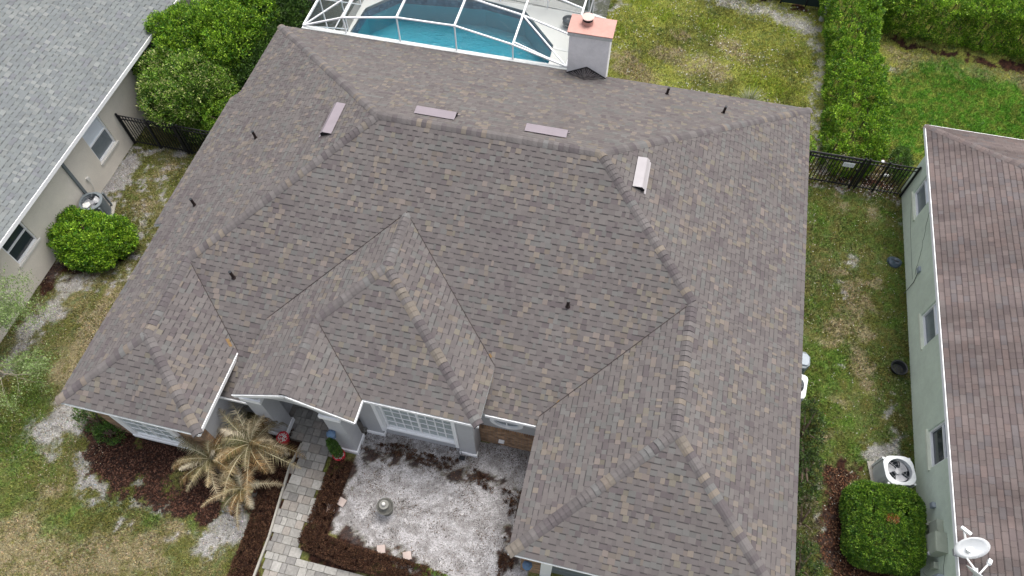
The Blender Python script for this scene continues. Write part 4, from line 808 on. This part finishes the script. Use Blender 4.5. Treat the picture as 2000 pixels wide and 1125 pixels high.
m.bar((1.6,20.35,.05),(11.9,19.55,.05),.05,.04); tag(m.build('deck_joints','whitedirty'),kind='structure')
# enclosure: row profile across x, repeated along y
en=thing('pool_enclosure','white aluminium pool cage with insect screen attached along the back eave','pool cage',(5.5,16,0))
prof=[(.90,2.93),(2.65,3.59),(4.82,3.97),(7.03,4.0),(9.2,3.55),(11.22,2.93)]
ROWS=[12.97,14.63,16.3,18.0,19.7]; 
def beams(lst,w=.05,h=.05,name='beam'):
    m=MB(); [m.bar(a,b,w,h) for a,b in lst]; return m.build(name,'white',en)
for ri,y in enumerate(ROWS):
    beams([((prof[i][0],y,prof[i][1]),(prof[i+1][0],y,prof[i+1][1])) for i in range(5)],.05,.055,'cross_beam')
for (x,z) in prof[1:-1]:
    beams([((x,12.97,z),(x,19.7,z))],.06,.08,'roof_beam'); beams([((x,12.97,2.9),(x,12.97,z))],.045,.045,'strut'); beams([((x,19.7,0),(x,19.7,z))],.05,.05,'post')
beams([((.90,12.97,2.93),(.9,19.7,2.93))],.06,.08,'eave_beam'); beams([((11.22,12.97,2.93),(11.3,19.7,2.93))],.06,.08,'eave_beam')
for y in ROWS: beams([((.9,y,0),(.9,y,2.93))],.05,.05,'post')
for y in ROWS[1:]: beams([((11.25,y,0),(11.25,y,2.93))],.05,.05,'post')
for a,b in (((.9,12.97,2.93),(2.65,14.63,3.59)),((11.22,12.97,2.93),(9.2,14.63,3.55)),((11.22,12.97,2.93),(9.2,13.12,3.55)),((9.2,19.7,3.55),(11.25,18.0,2.93)),((.9,12.97,2.9),(.9,16.3,.1)),((.9,14.63,2.9),(.9,18.0,.1))): beams([(a,b)],.045,.045,'brace')
beams([((.9,12.97,1.0),(.9,19.7,1.0)),((11.25,12.97,1.0),(11.25,19.7,1.0)),((.9,19.7,1.0),(11.25,19.7,1.0))],.045,.045,'rail')
m=MB()
for i in range(5):
    m.add([(prof[i][0],12.97,prof[i][1]+.03),(prof[i+1][0],12.97,prof[i+1][1]+.03),(prof[i+1][0],19.7,prof[i+1][1]+.03),(prof[i][0],19.7,prof[i][1]+.03)],[(0,1,2,3)])
m.build('roof_screen','screen',en)
m=MB(); m.add([(.9,12.97,0),(.9,19.7,0),(.9,19.7,2.93),(.9,12.97,2.93)],[(0,1,2,3)]); m.add([(11.27,13.3,0),(11.27,19.7,0),(11.27,19.7,2.93),(11.27,13.3,2.93)],[(0,1,2,3)]); m.add([(.9,19.7,0),(11.27,19.7,0),(11.27,19.7,2.93),(.9,19.7,2.93)],[(0,1,2,3)]); m.build('wall_screen','screenwall',en)
# dark patterned pot
t=thing('plant_pot','dark glazed round pot with a pale zigzag band on the pool deck beside the chimney','pot',(10.35,18.7,0)); m=MB(); m.lathe((10.35,18.7,.035),[(.14,0),(.24,.1),(.27,.24),(.24,.34),(.28,.38),(.25,.38),(.21,.32),(.2,.3)],28); m.build('bowl','pot',t,smooth=True)
m=MB(); K=24; m.tube([(10.35+.272*math.cos(2*math.pi*k/K),18.7+.272*math.sin(2*math.pi*k/K),.25+(.035 if k%2 else -.035)) for k in range(K+1)],.01,5,cap=False); m.build('zigzag_band','potpat',t)
# ---------------------------------------------------------------- foliage
GREENS={'bright':[(0.044,0.132,0.009),(0.059,0.180,0.011),(0.174,0.325,0.015),(0.232,0.403,0.024),(0.123,0.247,0.015),(0.304,0.468,0.039),(0.087,0.169,0.013)],
 'mid':[(0.034,0.102,0.009),(0.109,0.221,0.020),(0.160,0.286,0.028),(0.072,0.156,0.015),(0.217,0.351,0.039),(0.377,0.416,0.154)],
 'dark':[(.045,.10,.014),(.05,.115,.016),(.025,.06,.010),(.075,.15,.02)],
 'clip':[(0.043,0.123,0.013),(0.031,0.095,0.013),(0.109,0.221,0.018),(0.160,0.299,0.024),(0.072,0.156,0.014),(0.217,0.351,0.039),(0.058,0.104,0.013)],
 'brown':[(.070,.034,.021),(.048,.024,.016),(.10,.05,.03),(.03,.017,.012),(.135,.075,.042)],
 'deepgreen':[(.022,.05,.010),(.035,.08,.012),(.05,.10,.02),(.09,.15,.035),(.03,.035,.02)],  # darkest green mix, for low shrubs along the right wall
 'rust':[(.45,.16,.05),(.3,.1,.03),(.5,.28,.15)],
 'twiggy':[(.20,.30,.09),(.28,.36,.16),(.15,.24,.06)],
 'olive':[(.11,.10,.04),(.16,.135,.07),(.07,.08,.03),(.2,.19,.13),(.06,.05,.03)]}
def cluster(name,pts,nrm,per,rad,leaf,pal,label,cat,group=None,parent=None,m_='leaf',flat=.6,aspect=.45,vary=.3,up=.5):
    n=len(pts); rep=np.repeat(np.arange(n),per); N=len(rep); off=RNG.normal(size=(N,3)); off/=np.linalg.norm(off,axis=1)[:,None]; off*=(RNG.random(N)**.5*rad)[:,None]
    nr=nrm[rep]; c=pts[rep]+off+nr*rad*.25
    ax=off/rad*.9+nr*.55+RNG.normal(size=(N,3))*.35+np.array([0,0,up*.5]); ax/=np.linalg.norm(ax,axis=1)[:,None]
    # leaf plane normal leaning to the outside / sky
    nn=nr*.7+np.array([0,0,up])+RNG.normal(size=(N,3))*.55; b=np.cross(ax,nn); b/=np.linalg.norm(b,axis=1)[:,None]+1e-9
    L=leaf*RNG.uniform(.6,1.3,N); W=L*aspect; a_=ax*(L/2)[:,None]; b_=b*(W/2)[:,None]
    V=np.stack([c-a_,c-b_+a_*.1,c+a_,c+b_+a_*.1],1).reshape(-1,3); P=np.array(GREENS[pal]); ci=RNG.integers(0,len(P),n)
    col=P[np.where(RNG.random(N)<.6,ci[rep],RNG.integers(0,len(P),N))]*RNG.uniform(1-vary,1+vary,(N,1))*(RNG.uniform(.8,1.25,n)[rep])[:,None]
    o=npmesh(name,V,np.arange(4*N).reshape(N,4),col,m_,parent)
    if label: tag(o,label,cat,group)
    return o
def lump(x,y,s): return (fbm(x*s,y*s,3)-.5)*2
def box_pts(n,x0,x1,y0,y1,z0,z1,rnd=.15,lum=.12,sides=True,fill=.15):
    A=[(x1-x0)*(y1-y0)]+([(x1-x0)*(z1-z0)]*2+[(y1-y0)*(z1-z0)]*2 if sides else [0]*4); A=np.array(A)/sum(A); f=RNG.choice(5,n,p=A); u=RNG.random(n);v=RNG.random(n)
    X=x0+(x1-x0)*u; Y=y0+(y1-y0)*u; Z=z0+(z1-z0)*v; p=np.zeros((n,3)); nr=np.zeros((n,3))
    for k in range(5):
        m_=f==k
        if k==0: p[m_]=np.stack([X,y0+(y1-y0)*v,np.full(n,z1)],1)[m_]; nr[m_]=(0,0,1)
        if k==1: p[m_]=np.stack([X,np.full(n,y0),Z],1)[m_]; nr[m_]=(0,-1,0)
        if k==2: p[m_]=np.stack([X,np.full(n,y1),Z],1)[m_]; nr[m_]=(0,1,0)
        if k==3: p[m_]=np.stack([np.full(n,x0),Y,Z],1)[m_]; nr[m_]=(-1,0,0)
        if k==4: p[m_]=np.stack([np.full(n,x1),Y,Z],1)[m_]; nr[m_]=(1,0,0)
    c=np.array([(x0+x1)/2,(y0+y1)/2,(z0+z1)/2]); h=np.array([(x1-x0)/2,(y1-y0)/2,(z1-z0)/2]); q=(p-c); lim=h-rnd; ex=np.maximum(np.abs(q)-lim,0); L=np.linalg.norm(ex,axis=1); s=np.where(L>rnd,rnd/np.maximum(L,1e-6),1)
    q2=np.sign(q)*(np.minimum(np.abs(q),lim)+ex*s[:,None]); p=c+q2
    d=lump(p[:,0]+p[:,2],p[:,1]+p[:,2]*.7,1.6)*lum+lump(p[:,0]-p[:,2],p[:,1]+9,.55)*lum; p=p+nr*d[:,None]; k=RNG.random(n)<fill; p[k]-=nr[k]*RNG.uniform(.05,.35,(k.sum(),1)); return p,nr
def ell_pts(n,c,r,lum=.2,zmin=-.85,fill=.25,sc=1.3):
    v=RNG.normal(size=(n,3)); v/=np.linalg.norm(v,axis=1)[:,None]; v=v[v[:,2]>zmin]; 
    d=1+lum*lump(v[:,0]*sc*2+c[0],v[:,1]*sc*2+v[:,2]*2+c[1],1.)+lum*.6*lump(v[:,0]*5+v[:,2]*3,v[:,1]*5,1.); k=RNG.random(len(v)); d*=np.where(k<fill,RNG.uniform(.55,.95,len(v)),1)
    p=np.array(c)+v*np.array(r)*d[:,None]; return p,v
def shrub(name,blobs,per,rad,leaf,pal,label,cat,group=None,trunk=None,dens=60,core=True,**kw):
    c0=blobs[0][0]; t=thing(name,label,cat,(c0[0],c0[1],0),0,group); P=[];N=[]
    kn=[]; rk=random.Random(len(P)+int(abs(c0[0])*10))
    if min(blobs[0][1])>.7 or name=='round_bush':
        for c,r in blobs:
            for _ in range(9):
                u=rk.uniform(0,6.28); w_=rk.uniform(-.2,1); q_=math.sqrt(1-w_*w_*.98); f=rk.uniform(.26,.42); kn.append(((c[0]+r[0]*.85*q_*math.cos(u),c[1]+r[1]*.85*q_*math.sin(u),c[2]+r[2]*.85*w_),(r[0]*f,r[1]*f,r[2]*f)))
    for c,r in list(blobs)+kn:
        n=int(dens*(r[0]*r[1]+r[0]*r[2]+r[1]*r[2])*1.6*3); p,v=ell_pts(n,c,r); P.append(p);N.append(v)
    P=np.concatenate(P);N=np.concatenate(N); keep=np.ones(len(P),bool); P=P[P[:,2]>.05] if False else P
    m_=P[:,2]>.03; P,N=P[m_],N[m_]
    cluster('foliage',P-np.array([c0[0],c0[1],0]),N,per,rad,leaf,pal,None,None,None,t,**kw)
    m=MB()
    for c,r in blobs:
        b=Vector((c[0],c[1],max(.0,c[2]-r[2]))); 
        for k in range(4): u=k*1.7+c[0]; e=Vector((c[0]+r[0]*.6*math.cos(u),c[1]+r[1]*.6*math.sin(u),c[2]+r[2]*.45)); m.tube([(c0[0]+(c[0]-c0[0])*.2,c0[1]+(c[1]-c0[1])*.2,0),b.lerp(e,.4)+Vector((0,0,.1)),e],[.05,.035,.012],6)
    m.build('trunk','bark',t); return t
def hedge(name,box,n,per,rad,leaf,pal,label,cat,group=None,rnd=.15,lum=.12,cut=None,**kw):
    x0,x1,y0,y1,z0,z1=box; t=thing(name,label,cat,((x0+x1)/2,(y0+y1)/2,0),0,group); p,v=box_pts(n,*box,rnd,lum)
    p=p-np.array([(x0+x1)/2,(y0+y1)/2,0]); cluster('foliage',p,v,per,rad,leaf,pal,None,None,None,t,**kw)
    if name=='clipped_shrub': q_=RNG.uniform(-.16,.16,(60,3))*np.array([1,.6,.1])+np.array([-.05,.05,1.34]); cluster('dead_leaves',q_,np.tile([0,0,1.],(60,1)),5,.05,.05,'rust',None,None,None,t)
    m=MB(); 
    i=0
    yy=y0+.3
    while yy<y1-.2:
        xx=x0+.3
        while xx<x1-.2: m.tube([(xx,yy,0),(xx+.05,yy+.03,(z1)*.4),(xx-.1,yy+.1,z1*.6)],[.03,.025,.01],5); xx+=.55
        yy+=.55
    m.build('trunk','bark',t); return t
hedge('tall_hedge',(21.38,23.12,12.75,24,0,1.85),3000,40,.125,.075,'bright','tall bright green hedge running back from the black gate','hedge',vary=.45,rnd=.45,lum=.34)
hedge('tall_hedge',(23.6,32,21.0,25.5,0,1.9),5000,36,.14,.08,'bright','wide green hedge along the back at the upper right corner','hedge',vary=.45,rnd=.4,lum=.36)
hedge('clipped_shrub',(22.1,24.0,-1.75,.42,0,1.30),3600,26,.075,.05,'clip','large cube shaped clipped green shrub beside the off white air conditioner','shrub',rnd=.48,lum=.07)
shrub('round_bush',[((-4.1,3.25,.62),(1.0,.95,.72)),((-3.2,3.45,.6),(.75,.8,.62)),((-4.95,3.75,.55),(.5,.5,.5)),((-3.7,2.75,.5),(.9,.6,.55))],26,.12,.07,'bright','dense round bright green bush in front of the grey air conditioner','bush',vary=.45)
G1='large shrubs crowding the gap left of the brown roof'
shrub('large_shrub',[((-3.2,9.35,1.65),(1.35,1.2,1.0)),((-2.3,9.9,2.0),(1.2,1.1,1.1)),((-4.1,10.3,1.6),(.9,1.1,1.2)),((-2.4,8.95,.7),(1.3,.45,.6))],24,.15,.085,'mid','loose shrub with small white blossoms hanging over the left black fence','shrub',G1,dens=36,vary=.45)
shrub('large_shrub',[((-3.5,12.0,2.0),(1.5,1.5,1.4)),((-2.1,12.1,2.2),(1.2,1.5,1.4)),((-2.4,13.6,2.2),(1.4,1.4,1.4))],24,.15,.085,'bright','big leafy shrub in the middle of the row, against the beige neighbour house','shrub',G1,dens=36,vary=.45)
shrub('large_shrub',[((-1.4,14.6,1.9),(1.2,1.3,1.3)),((-2.6,15.9,2.1),(1.5,1.5,1.4)),((-1.6,17.3,1.9),(1.4,1.5,1.3)),((-3.4,18.2,2.0),(1.5,1.6,1.4)),((-1.2,13.2,1.5),(.8,1.2,1.1)),((-.9,11.6,1.4),(.7,1.3,1.0))],24,.15,.085,'dark','darkest shrub of the row, beside the back left corner of the brown roof','shrub',G1,dens=36,vary=.45)
shrub('small_bush',[((-1.25,8.95,1.55),(.55,.6,.5)),((-.75,9.5,1.6),(.5,.6,.45))],24,.11,.06,'bright','small yellow green bush peeping out at the left roof edge above the fence','bush')
shrub('small_bush',[((20.35,12.8,.8),(.45,.6,.6))],24,.09,.055,'bright','small yellow green bush at the right roof edge by the gate','bush')
shrub('small_bush',[((24.1,13.3,.5),(.35,.7,.5))],22,.09,.055,'dark','small dark bush against the back corner of the green house','bush')
shrub('dark_bush',[((-.35,-2.8,.5),(.6,.33,.55)),((.25,-3.05,.3),(.42,.3,.35))],20,.1,.06,'dark','sparse dark green bush under the lower left eave beside the brick wall','bush',dens=40)
shrub('dark_bush',[((4.3,-1.9,.5),(.35,.3,.5))],20,.1,.05,'olive','small straggly bush between the left wing and the porch','bush',dens=30)
shrub('low_shrub',[((20.98,1.9,.45),(.45,.95,.45)),((20.98,.4,.45),(.42,.8,.45))],24,.09,.055,'deepgreen','dark low shrub under the right eave, just below the white unit','shrub','low shrubs along the right wall',dens=50)
shrub('low_shrub',[((20.98,-.9,.4),(.42,.75,.42))],18,.1,.05,'olive','thin twiggy shrub, middle of the row under the right eave','shrub','low shrubs along the right wall',dens=35)
shrub('low_shrub',[((20.98,-2.2,.4),(.45,.8,.42))],22,.09,.055,'deepgreen','green low shrub under the right eave at the bottom of the photo','shrub','low shrubs along the right wall',dens=45)
# low brown hedges
def strip(name,pts,w,h,dens,label,pal='brown',end_green=0):
    pts=[Vector(p) for p in pts]; t=thing(name,label,'hedge',(pts[0].x,pts[0].y,0)); P=[];N=[]
    for a,b in zip(pts,pts[1:]):
        L=(b-a).length; d=(b-a)/L; s=Vector((-d.y,d.x)); n=int(L*(w+2*h)*dens); 
        q=RNG.uniform(-w*.3,L+w*.3,n); r=RNG.uniform(-(w/2+h),w/2+h,n); lx=lump(q+a.x,r+a.y,2)*.05
        rr_=np.clip(r,-w/2,w/2); z=h-np.maximum(np.abs(r)-w/2,0)+lx-.05*(np.abs(rr_)/(w/2))**4; nn=np.stack([s.x*np.sign(r)*(np.abs(r)>w/2),s.y*np.sign(r)*(np.abs(r)>w/2),1.*(np.abs(r)<=w/2)],1)
        P.append(np.stack([a.x+d.x*q+s.x*rr_,a.y+d.y*q+s.y*rr_,z*RNG.uniform(.75,1,n)],1)); N.append(nn)
    P=np.concatenate(P);N=np.concatenate(N)
    if h<.25 and w<.4: k=RNG.random(len(P))<sstep(.38,.58,fbm(P[:,0]*1.8,P[:,1]*1.8,4)); P,N=P[k],N[k]
    o0=np.array([pts[0].x,pts[0].y,0])
    if end_green:
        k=RNG.random(len(P))<sstep(end_green-1.2,end_green+.3,P[:,0])*.8; cluster('green_foliage',P[k]-o0,N[k],14,.06,.035,'mid',None,None,None,t); P,N=P[~k],N[~k]
    cluster('foliage',P-o0,N,14,.06,.047,pal,None,None,None,t,m_='dryleaf'); 
    m=MB()
    for a,b in zip(pts,pts[1:]):
        k=int((b-a).length/.3)
        for i in range(k): p=a.lerp(b,(i+.5)/k); m.tube([(p.x,p.y,0),(p.x+.03,p.y,h*.8)],[.02,.008],5)
    m.build('stems','bark',t); return t
strip('low_hedge',[(5.55,-2.15),(5.6,-3.4),(5.74,-4.7),(5.74,-7.2)],.50,.2,420,'low brown dead hedge along the left side of the paver path')
strip('low_hedge',[(7.45,-2.35),(7.45,-3.4),(7.38,-4.62),(8.6,-4.78),(10.2,-4.80),(11.3,-4.9)],.48,.42,430,'low brown hedge turning the corner around the sandy courtyard, greenish at its right end',end_green=11.4)
strip('low_hedge',[(12.85,-1.9),(12.95,-2.9),(12.95,-3.9),(13.05,-4.6)],.30,.22,230,'thin broken brown hedge along the right side of the sandy courtyard')
strip('low_hedge',[(7.95,-1.7),(8.9,-1.45),(10.0,-1.55),(10.9,-1.5),(11.9,-1.85),(12.6,-2.1)],.26,.13,230,'patchy row of brown dead plants across the courtyard below the window')
# palms
def palm(c,h,n,L,label,seed,droop=.9,low=0):
    rr=random.Random(seed); t=thing('palm',label,'palm',(c[0],c[1],0),0,'brown tipped palms in front of the left wing')
    m=MB(); m.tube([(c[0],c[1],0),(c[0]+.03,c[1],h*.5),(c[0],c[1],h)],[.16,.13,.10],10); m.build('trunk','bark',t)
    V=[];C=[]; O=np.array([c[0],c[1],0]); rm=MB()
    for i in range(n):
        az=2*math.pi*i*.618+rr.uniform(-.35,.35); lev=i/n; el=R(78)-lev*R(68)+rr.uniform(-.12,.12)-low; LL=L*rr.uniform(.62,1.18)*(.6+.4*min(1,lev*2)); p=Vector((c[0],c[1],h)); e=el; dr=droop*rr.uniform(.6,1.5); tw=rr.uniform(-.02,.02); pts=[p.copy()]; K=22
        for k in range(K):
            st=LL/K; e-=dr*(.4+1.2*k/K)/K*1.7; az+=tw; p=p+Vector((math.cos(az)*math.cos(e),math.sin(az)*math.cos(e),math.sin(e)))*st; p.z=max(p.z,.08); pts.append(p.copy())
        rm.tube([q for q in pts[::3]]+[pts[-1]],[.016-.0018*j for j in range(len(pts[::3])+1)],5)
        side=Vector((-math.sin(az),math.cos(az),0)); brown=min(1,max(0,rr.uniform(.35,1.25)*(lev*.55+.55)))
        pal0=Vector((.085,.11,.035)); pal1=Vector(rr.choice([(.38,.31,.20),(.31,.24,.14),(.47,.41,.31),(.24,.15,.07),(.22,.18,.11)]))
        for k in range(2,K):
            f=k/K; ll=.26*math.sin(math.pi*min(1,.18+f*.82))**.6*rr.uniform(.8,1.15)*L/1.6
            for q in range(2):
                p0=pts[k].lerp(pts[k+1],q/2+rr.uniform(-.1,.1)); d=(pts[k+1]-pts[k]).normalized()
                for s in (-1,1):
                    tip=p0+side*s*ll*rr.uniform(.65,.95)+d*ll*rr.uniform(.3,.65)+Vector((0,0,-ll*rr.uniform(.05,.35)))
                    wv=d*.012; V+= [p0-wv,p0+wv,tip]; b=min(1,max(0,brown+f*.45+rr.uniform(-.25,.2))); cc=pal0.lerp(pal1,b)*rr.uniform(.55,1.4); C.append(cc)
    V=np.array([tuple(v) for v in V])-O; npmesh('fronds',V,np.arange(len(V)).reshape(-1,3),np.array([tuple(v) for v in C]),'dryleaf',t)
    rm.build('frond_stems','stem',t)
MT['stem']=mat('frond_stem',(.36,.33,.22),.7)
palm((5.05,-2.62,0),1.25,32,1.72,'tallest palm, nearest the porch column, with long brown tipped fronds',1)
palm((3.95,-3.25,0),.95,26,1.5,'left palm of the cluster, its fronds fanning over the mulch below the brick wing',2)
palm((5.0,-3.75,0),.45,18,1.2,'lowest and smallest palm of the cluster, nearest the bottom of the photo',3,1.1)
# agave like clump behind the roof
t=thing('grass_clump','spiky pale green ornamental grass clump just beyond the back eave','plant',(18.4,15.6,0)); V=[];C=[]; rr=random.Random(9)
for i in range(170):
    az=rr.uniform(0,6.28); el=rr.uniform(.35,1.3); L=rr.uniform(.5,.95); p=Vector((0,0,0)); 
    b=Vector((math.cos(az)*math.cos(el),math.sin(az)*math.cos(el),math.sin(el))); s=Vector((-math.sin(az),math.cos(az),0))*.018; mid=b*L*.6; tip=b*L+Vector((math.cos(az),math.sin(az),-.6))*.12*L
    V+= [-s,s,mid+s*.7,mid-s*.7, mid-s*.7,mid+s*.7,tip,tip]; c=random.choice([(.19,.22,.12),(.28,.29,.18),(.12,.16,.07)]); C+=[c,c]
npmesh('blades',np.array([tuple(v) for v in V]),np.arange(len(V)).reshape(-1,4),np.array(C),'dryleaf',t)
m=MB(); m.lathe((18.4,15.6,0),[(.10,0),(.05,.08)],8); m.build('crown','bark',t)
# palm trunk and screen at the top
t=thing('pale_palm','pale slender palm trunk at the top edge beside the tall hedge','tree',(21.22,21.6,0)); m=MB(); m.tube([(21.22,21.6,0),(21.24,21.62,1.2),(21.27,21.66,2.6),(21.3,21.7,4.2)],[.12,.09,.085,.08],12); m.build('trunk','trunkpale',t)
V=[];C=[]
for i in range(16):
    az=i*.393; 
    for k in range(30):
        f=k/30; p=Vector((math.cos(az)*1.6*f,math.sin(az)*1.6*f,4.25+.5*math.sin(2.4*f)-.9*f*f)); s=Vector((-math.sin(az),math.cos(az),-.3))*.35; 
        for sg in (-1,1): V+=[p,p+Vector((.02,.02,0)),p+Vector((s.x*sg,s.y*sg,-.12))]; C.append((.06,.12,.02))
npmesh('crown',np.array([tuple(v) for v in V])+np.array([21.3-21.22,21.7-21.6,0]),np.arange(len(V)).reshape(-1,3),np.array(C),'leaf',t)
t=thing('screen_fence','dark screened fence panel behind the pale palm trunk at the top edge','fence',(20.5,22.4,0)); m=MB(); m.box(19.4,21.6,22.4,22.43,.05,1.9); m.build('panel','fabricgreen',t); m=MB(); [m.box(x-.03,x+.03,22.36,22.40,0,1.95) for x in (19.4,20.5,21.6)]; m.build('posts','black',t)
hedge('dark_hedge',(12.2,19.6,22.7,24.6,0,1.6),2200,22,.14,.085,'dark','dark hedge along the very top edge behind the back lawn','hedge',rnd=.4,lum=.2)
# twiggy tree reaching in from the left
t=thing('bare_tree','thin twiggy tree with sparse light green leaves reaching in at the left edge','tree',(-4.6,-2.6,0)); rr=random.Random(12); tm=MB(); LP=[]
def grow(p,d,r,L,lev):
    pts=[p]; q=p.copy(); dd=d.copy()
    for k in range(5):
        dd=(dd+Vector((rr.uniform(-.25,.25),rr.uniform(-.25,.25),rr.uniform(-.16,.14)))).normalized(); q=q+dd*L/5; pts.append(q.copy())
        if lev>=2:
            for _ in range(8): LP.append(q+Vector((rr.uniform(-.2,.2),rr.uniform(-.14,.14),rr.uniform(-.1,.1))))
    tm.tube(pts,[r*(1-.14*k) for k in range(6)],5)
    if lev<3:
        for k in range(3 if lev else 5): grow(pts[2+k%4],(dd+Vector((rr.uniform(-.9,.9),rr.uniform(-.9,.9),rr.uniform(-.35,.35)))).normalized(),r*.5,L*.68,lev+1)
tm.tube([(-4.6,-2.6,0),(-4.55,-2.5,1.0),(-4.45,-2.4,1.6)],[.08,.07,.06],8)
grow(Vector((-4.45,-2.4,1.6)),Vector((.45,.75,.2)).normalized(),.03,1.7,0); grow(Vector((-4.45,-2.4,1.6)),Vector((.9,.25,.15)).normalized(),.03,1.6,0); grow(Vector((-4.45,-2.4,1.6)),Vector((.1,.9,.3)).normalized(),.03,1.7,0); grow(Vector((-4.45,-2.4,1.6)),Vector((.7,-.5,.2)).normalized(),.03,1.4,0)
tm.build('trunk','twig',t); P=np.array([tuple(v) for v in LP])-np.array([-4.6,-2.6,0]); P=P[P[:,2]>.2]; cluster('crown',P,np.tile([0,0,1.],(len(P),1)),2,.09,.055,'twiggy',None,None,None,t)
# ---------------------------------------------------------------- courtyard objects
t=thing('topiary_pot','red pot with a dark green spiral shrub and white pebbles, beside the right porch column','potted plant',(7.38,-2.12,0)); m=MB(); m.lathe((7.38,-2.12,.0),[(.11,0),(.15,.2),(.185,.42),(.19,.44),(.16,.44),(.155,.40),(.0,.40)],28); m.build('pot','red',t,smooth=False)
m=MB(); rr=random.Random(3)
for i in range(70): u=rr.uniform(0,6.28); q=.15*rr.random()**.5; x,y=7.38+q*math.cos(u),-2.12+q*math.sin(u); m.lathe((x,y,.40),[(.016,0),(.018,.012),(.008,.026)],6)
m.build('pebbles','pebble',t)
p,v=ell_pts(520,(0,0,1.05),(.12,.12,.70),.1); w_=1.3-.45*(p[:,2]-.4)/1.3; p[:,0]*=w_; p[:,1]*=w_; cluster('foliage',p,v,14,.05,.035,'dark',None,None,None,t); m=MB(); m.tube([(7.38,-2.12,.3),(7.38,-2.12,1.3)],.012,6); m.build('stem','bark',t)
t=thing('red_pot','red pot with white pebbles half hidden behind the palm fronds at the left column','pot',(5.52,-2.0,0)); m=MB(); m.lathe((5.52,-2.0,.0),[(.11,0),(.15,.2),(.185,.42),(.19,.44),(.16,.44),(.155,.40),(.0,.40)],28); m.build('pot','red',t)
m=MB(); 
for i in range(60): u=rr.uniform(0,6.28); q=.15*rr.random()**.5; x,y=5.52+q*math.cos(u),-2.0+q*math.sin(u); m.lathe((x,y,.40),[(.016,0),(.018,.012),(.008,.026)],6)
m.build('pebbles','pebble',t)
t=thing('garden_fountain','small round tiered stone fountain standing on the courtyard sand','fountain',(9.23,-3.28,0))
m=MB(); m.lathe((9.23,-3.28,0),[(.17,0),(.10,.08),(.08,.3),(.14,.38),(.24,.44),(.25,.50),(.215,.50),(.18,.46),(.0,.45)],32); m.build('lower_basin','stone',t,smooth=False)
m=MB(); m.lathe((9.23,-3.28,.45),[(.05,0),(.05,.14),(.10,.17),(.135,.21),(.135,.24),(.11,.235),(.0,.22)],24); m.build('upper_basin','stonelight',t); m=MB(); m.lathe((9.23,-3.28,.66),[(.03,0),(.03,.05),(.05,.07),(.055,.11),(.03,.15),(.0,.16)],16); m.build('finial','pebble',t,smooth=True)
st=[(7.60,-3.60,8,'pale pink square stepping stone in the courtyard, lower left of the pair'),(7.84,-3.36,-14,'pale pink square stepping stone in the courtyard, upper right of the pair'),(9.42,-4.38,20,'pale stepping stone poking out of the brown hedge below the fountain'),(10.2,-4.38,24,'pale square stepping stone at the courtyard edge, right of the fountain')]
for x,y,a,lb in st:
    m=MB(); h=.115; c,s=math.cos(R(a)),math.sin(R(a)); q=[(x+c*u*h-s*v_*h,y+s*u*h+c*v_*h) for u,v_ in ((-1,-1),(1,-1),(1,1),(-1,1))]; m.prism(q,0,.07 if y>-4 else .16); o=m.build('stepping_stone','pinkpaver',bevel=.006); tag(o,lb,'paving stone','stepping stones around the courtyard')
t=thing('flood_light','small black flood light on a stake below the front window','lamp',(10.97,-1.3,0)); m=MB(); m.bar((10.88,-1.3,.17),(11.06,-1.3,.17),.12,.07,up=(0,.5,1)); m.build('housing','rubber',t,bevel=.01); m=MB(); m.tube([(10.97,-1.28,0),(10.97,-1.28,.15)],.012,6); m.build('stake','black',t); m=MB(); m.tube([(10.97,-1.25,.16),(10.9,-1.15,.2),(10.88,-1.12,.3)],.008,5); m.build('cord','black',t)
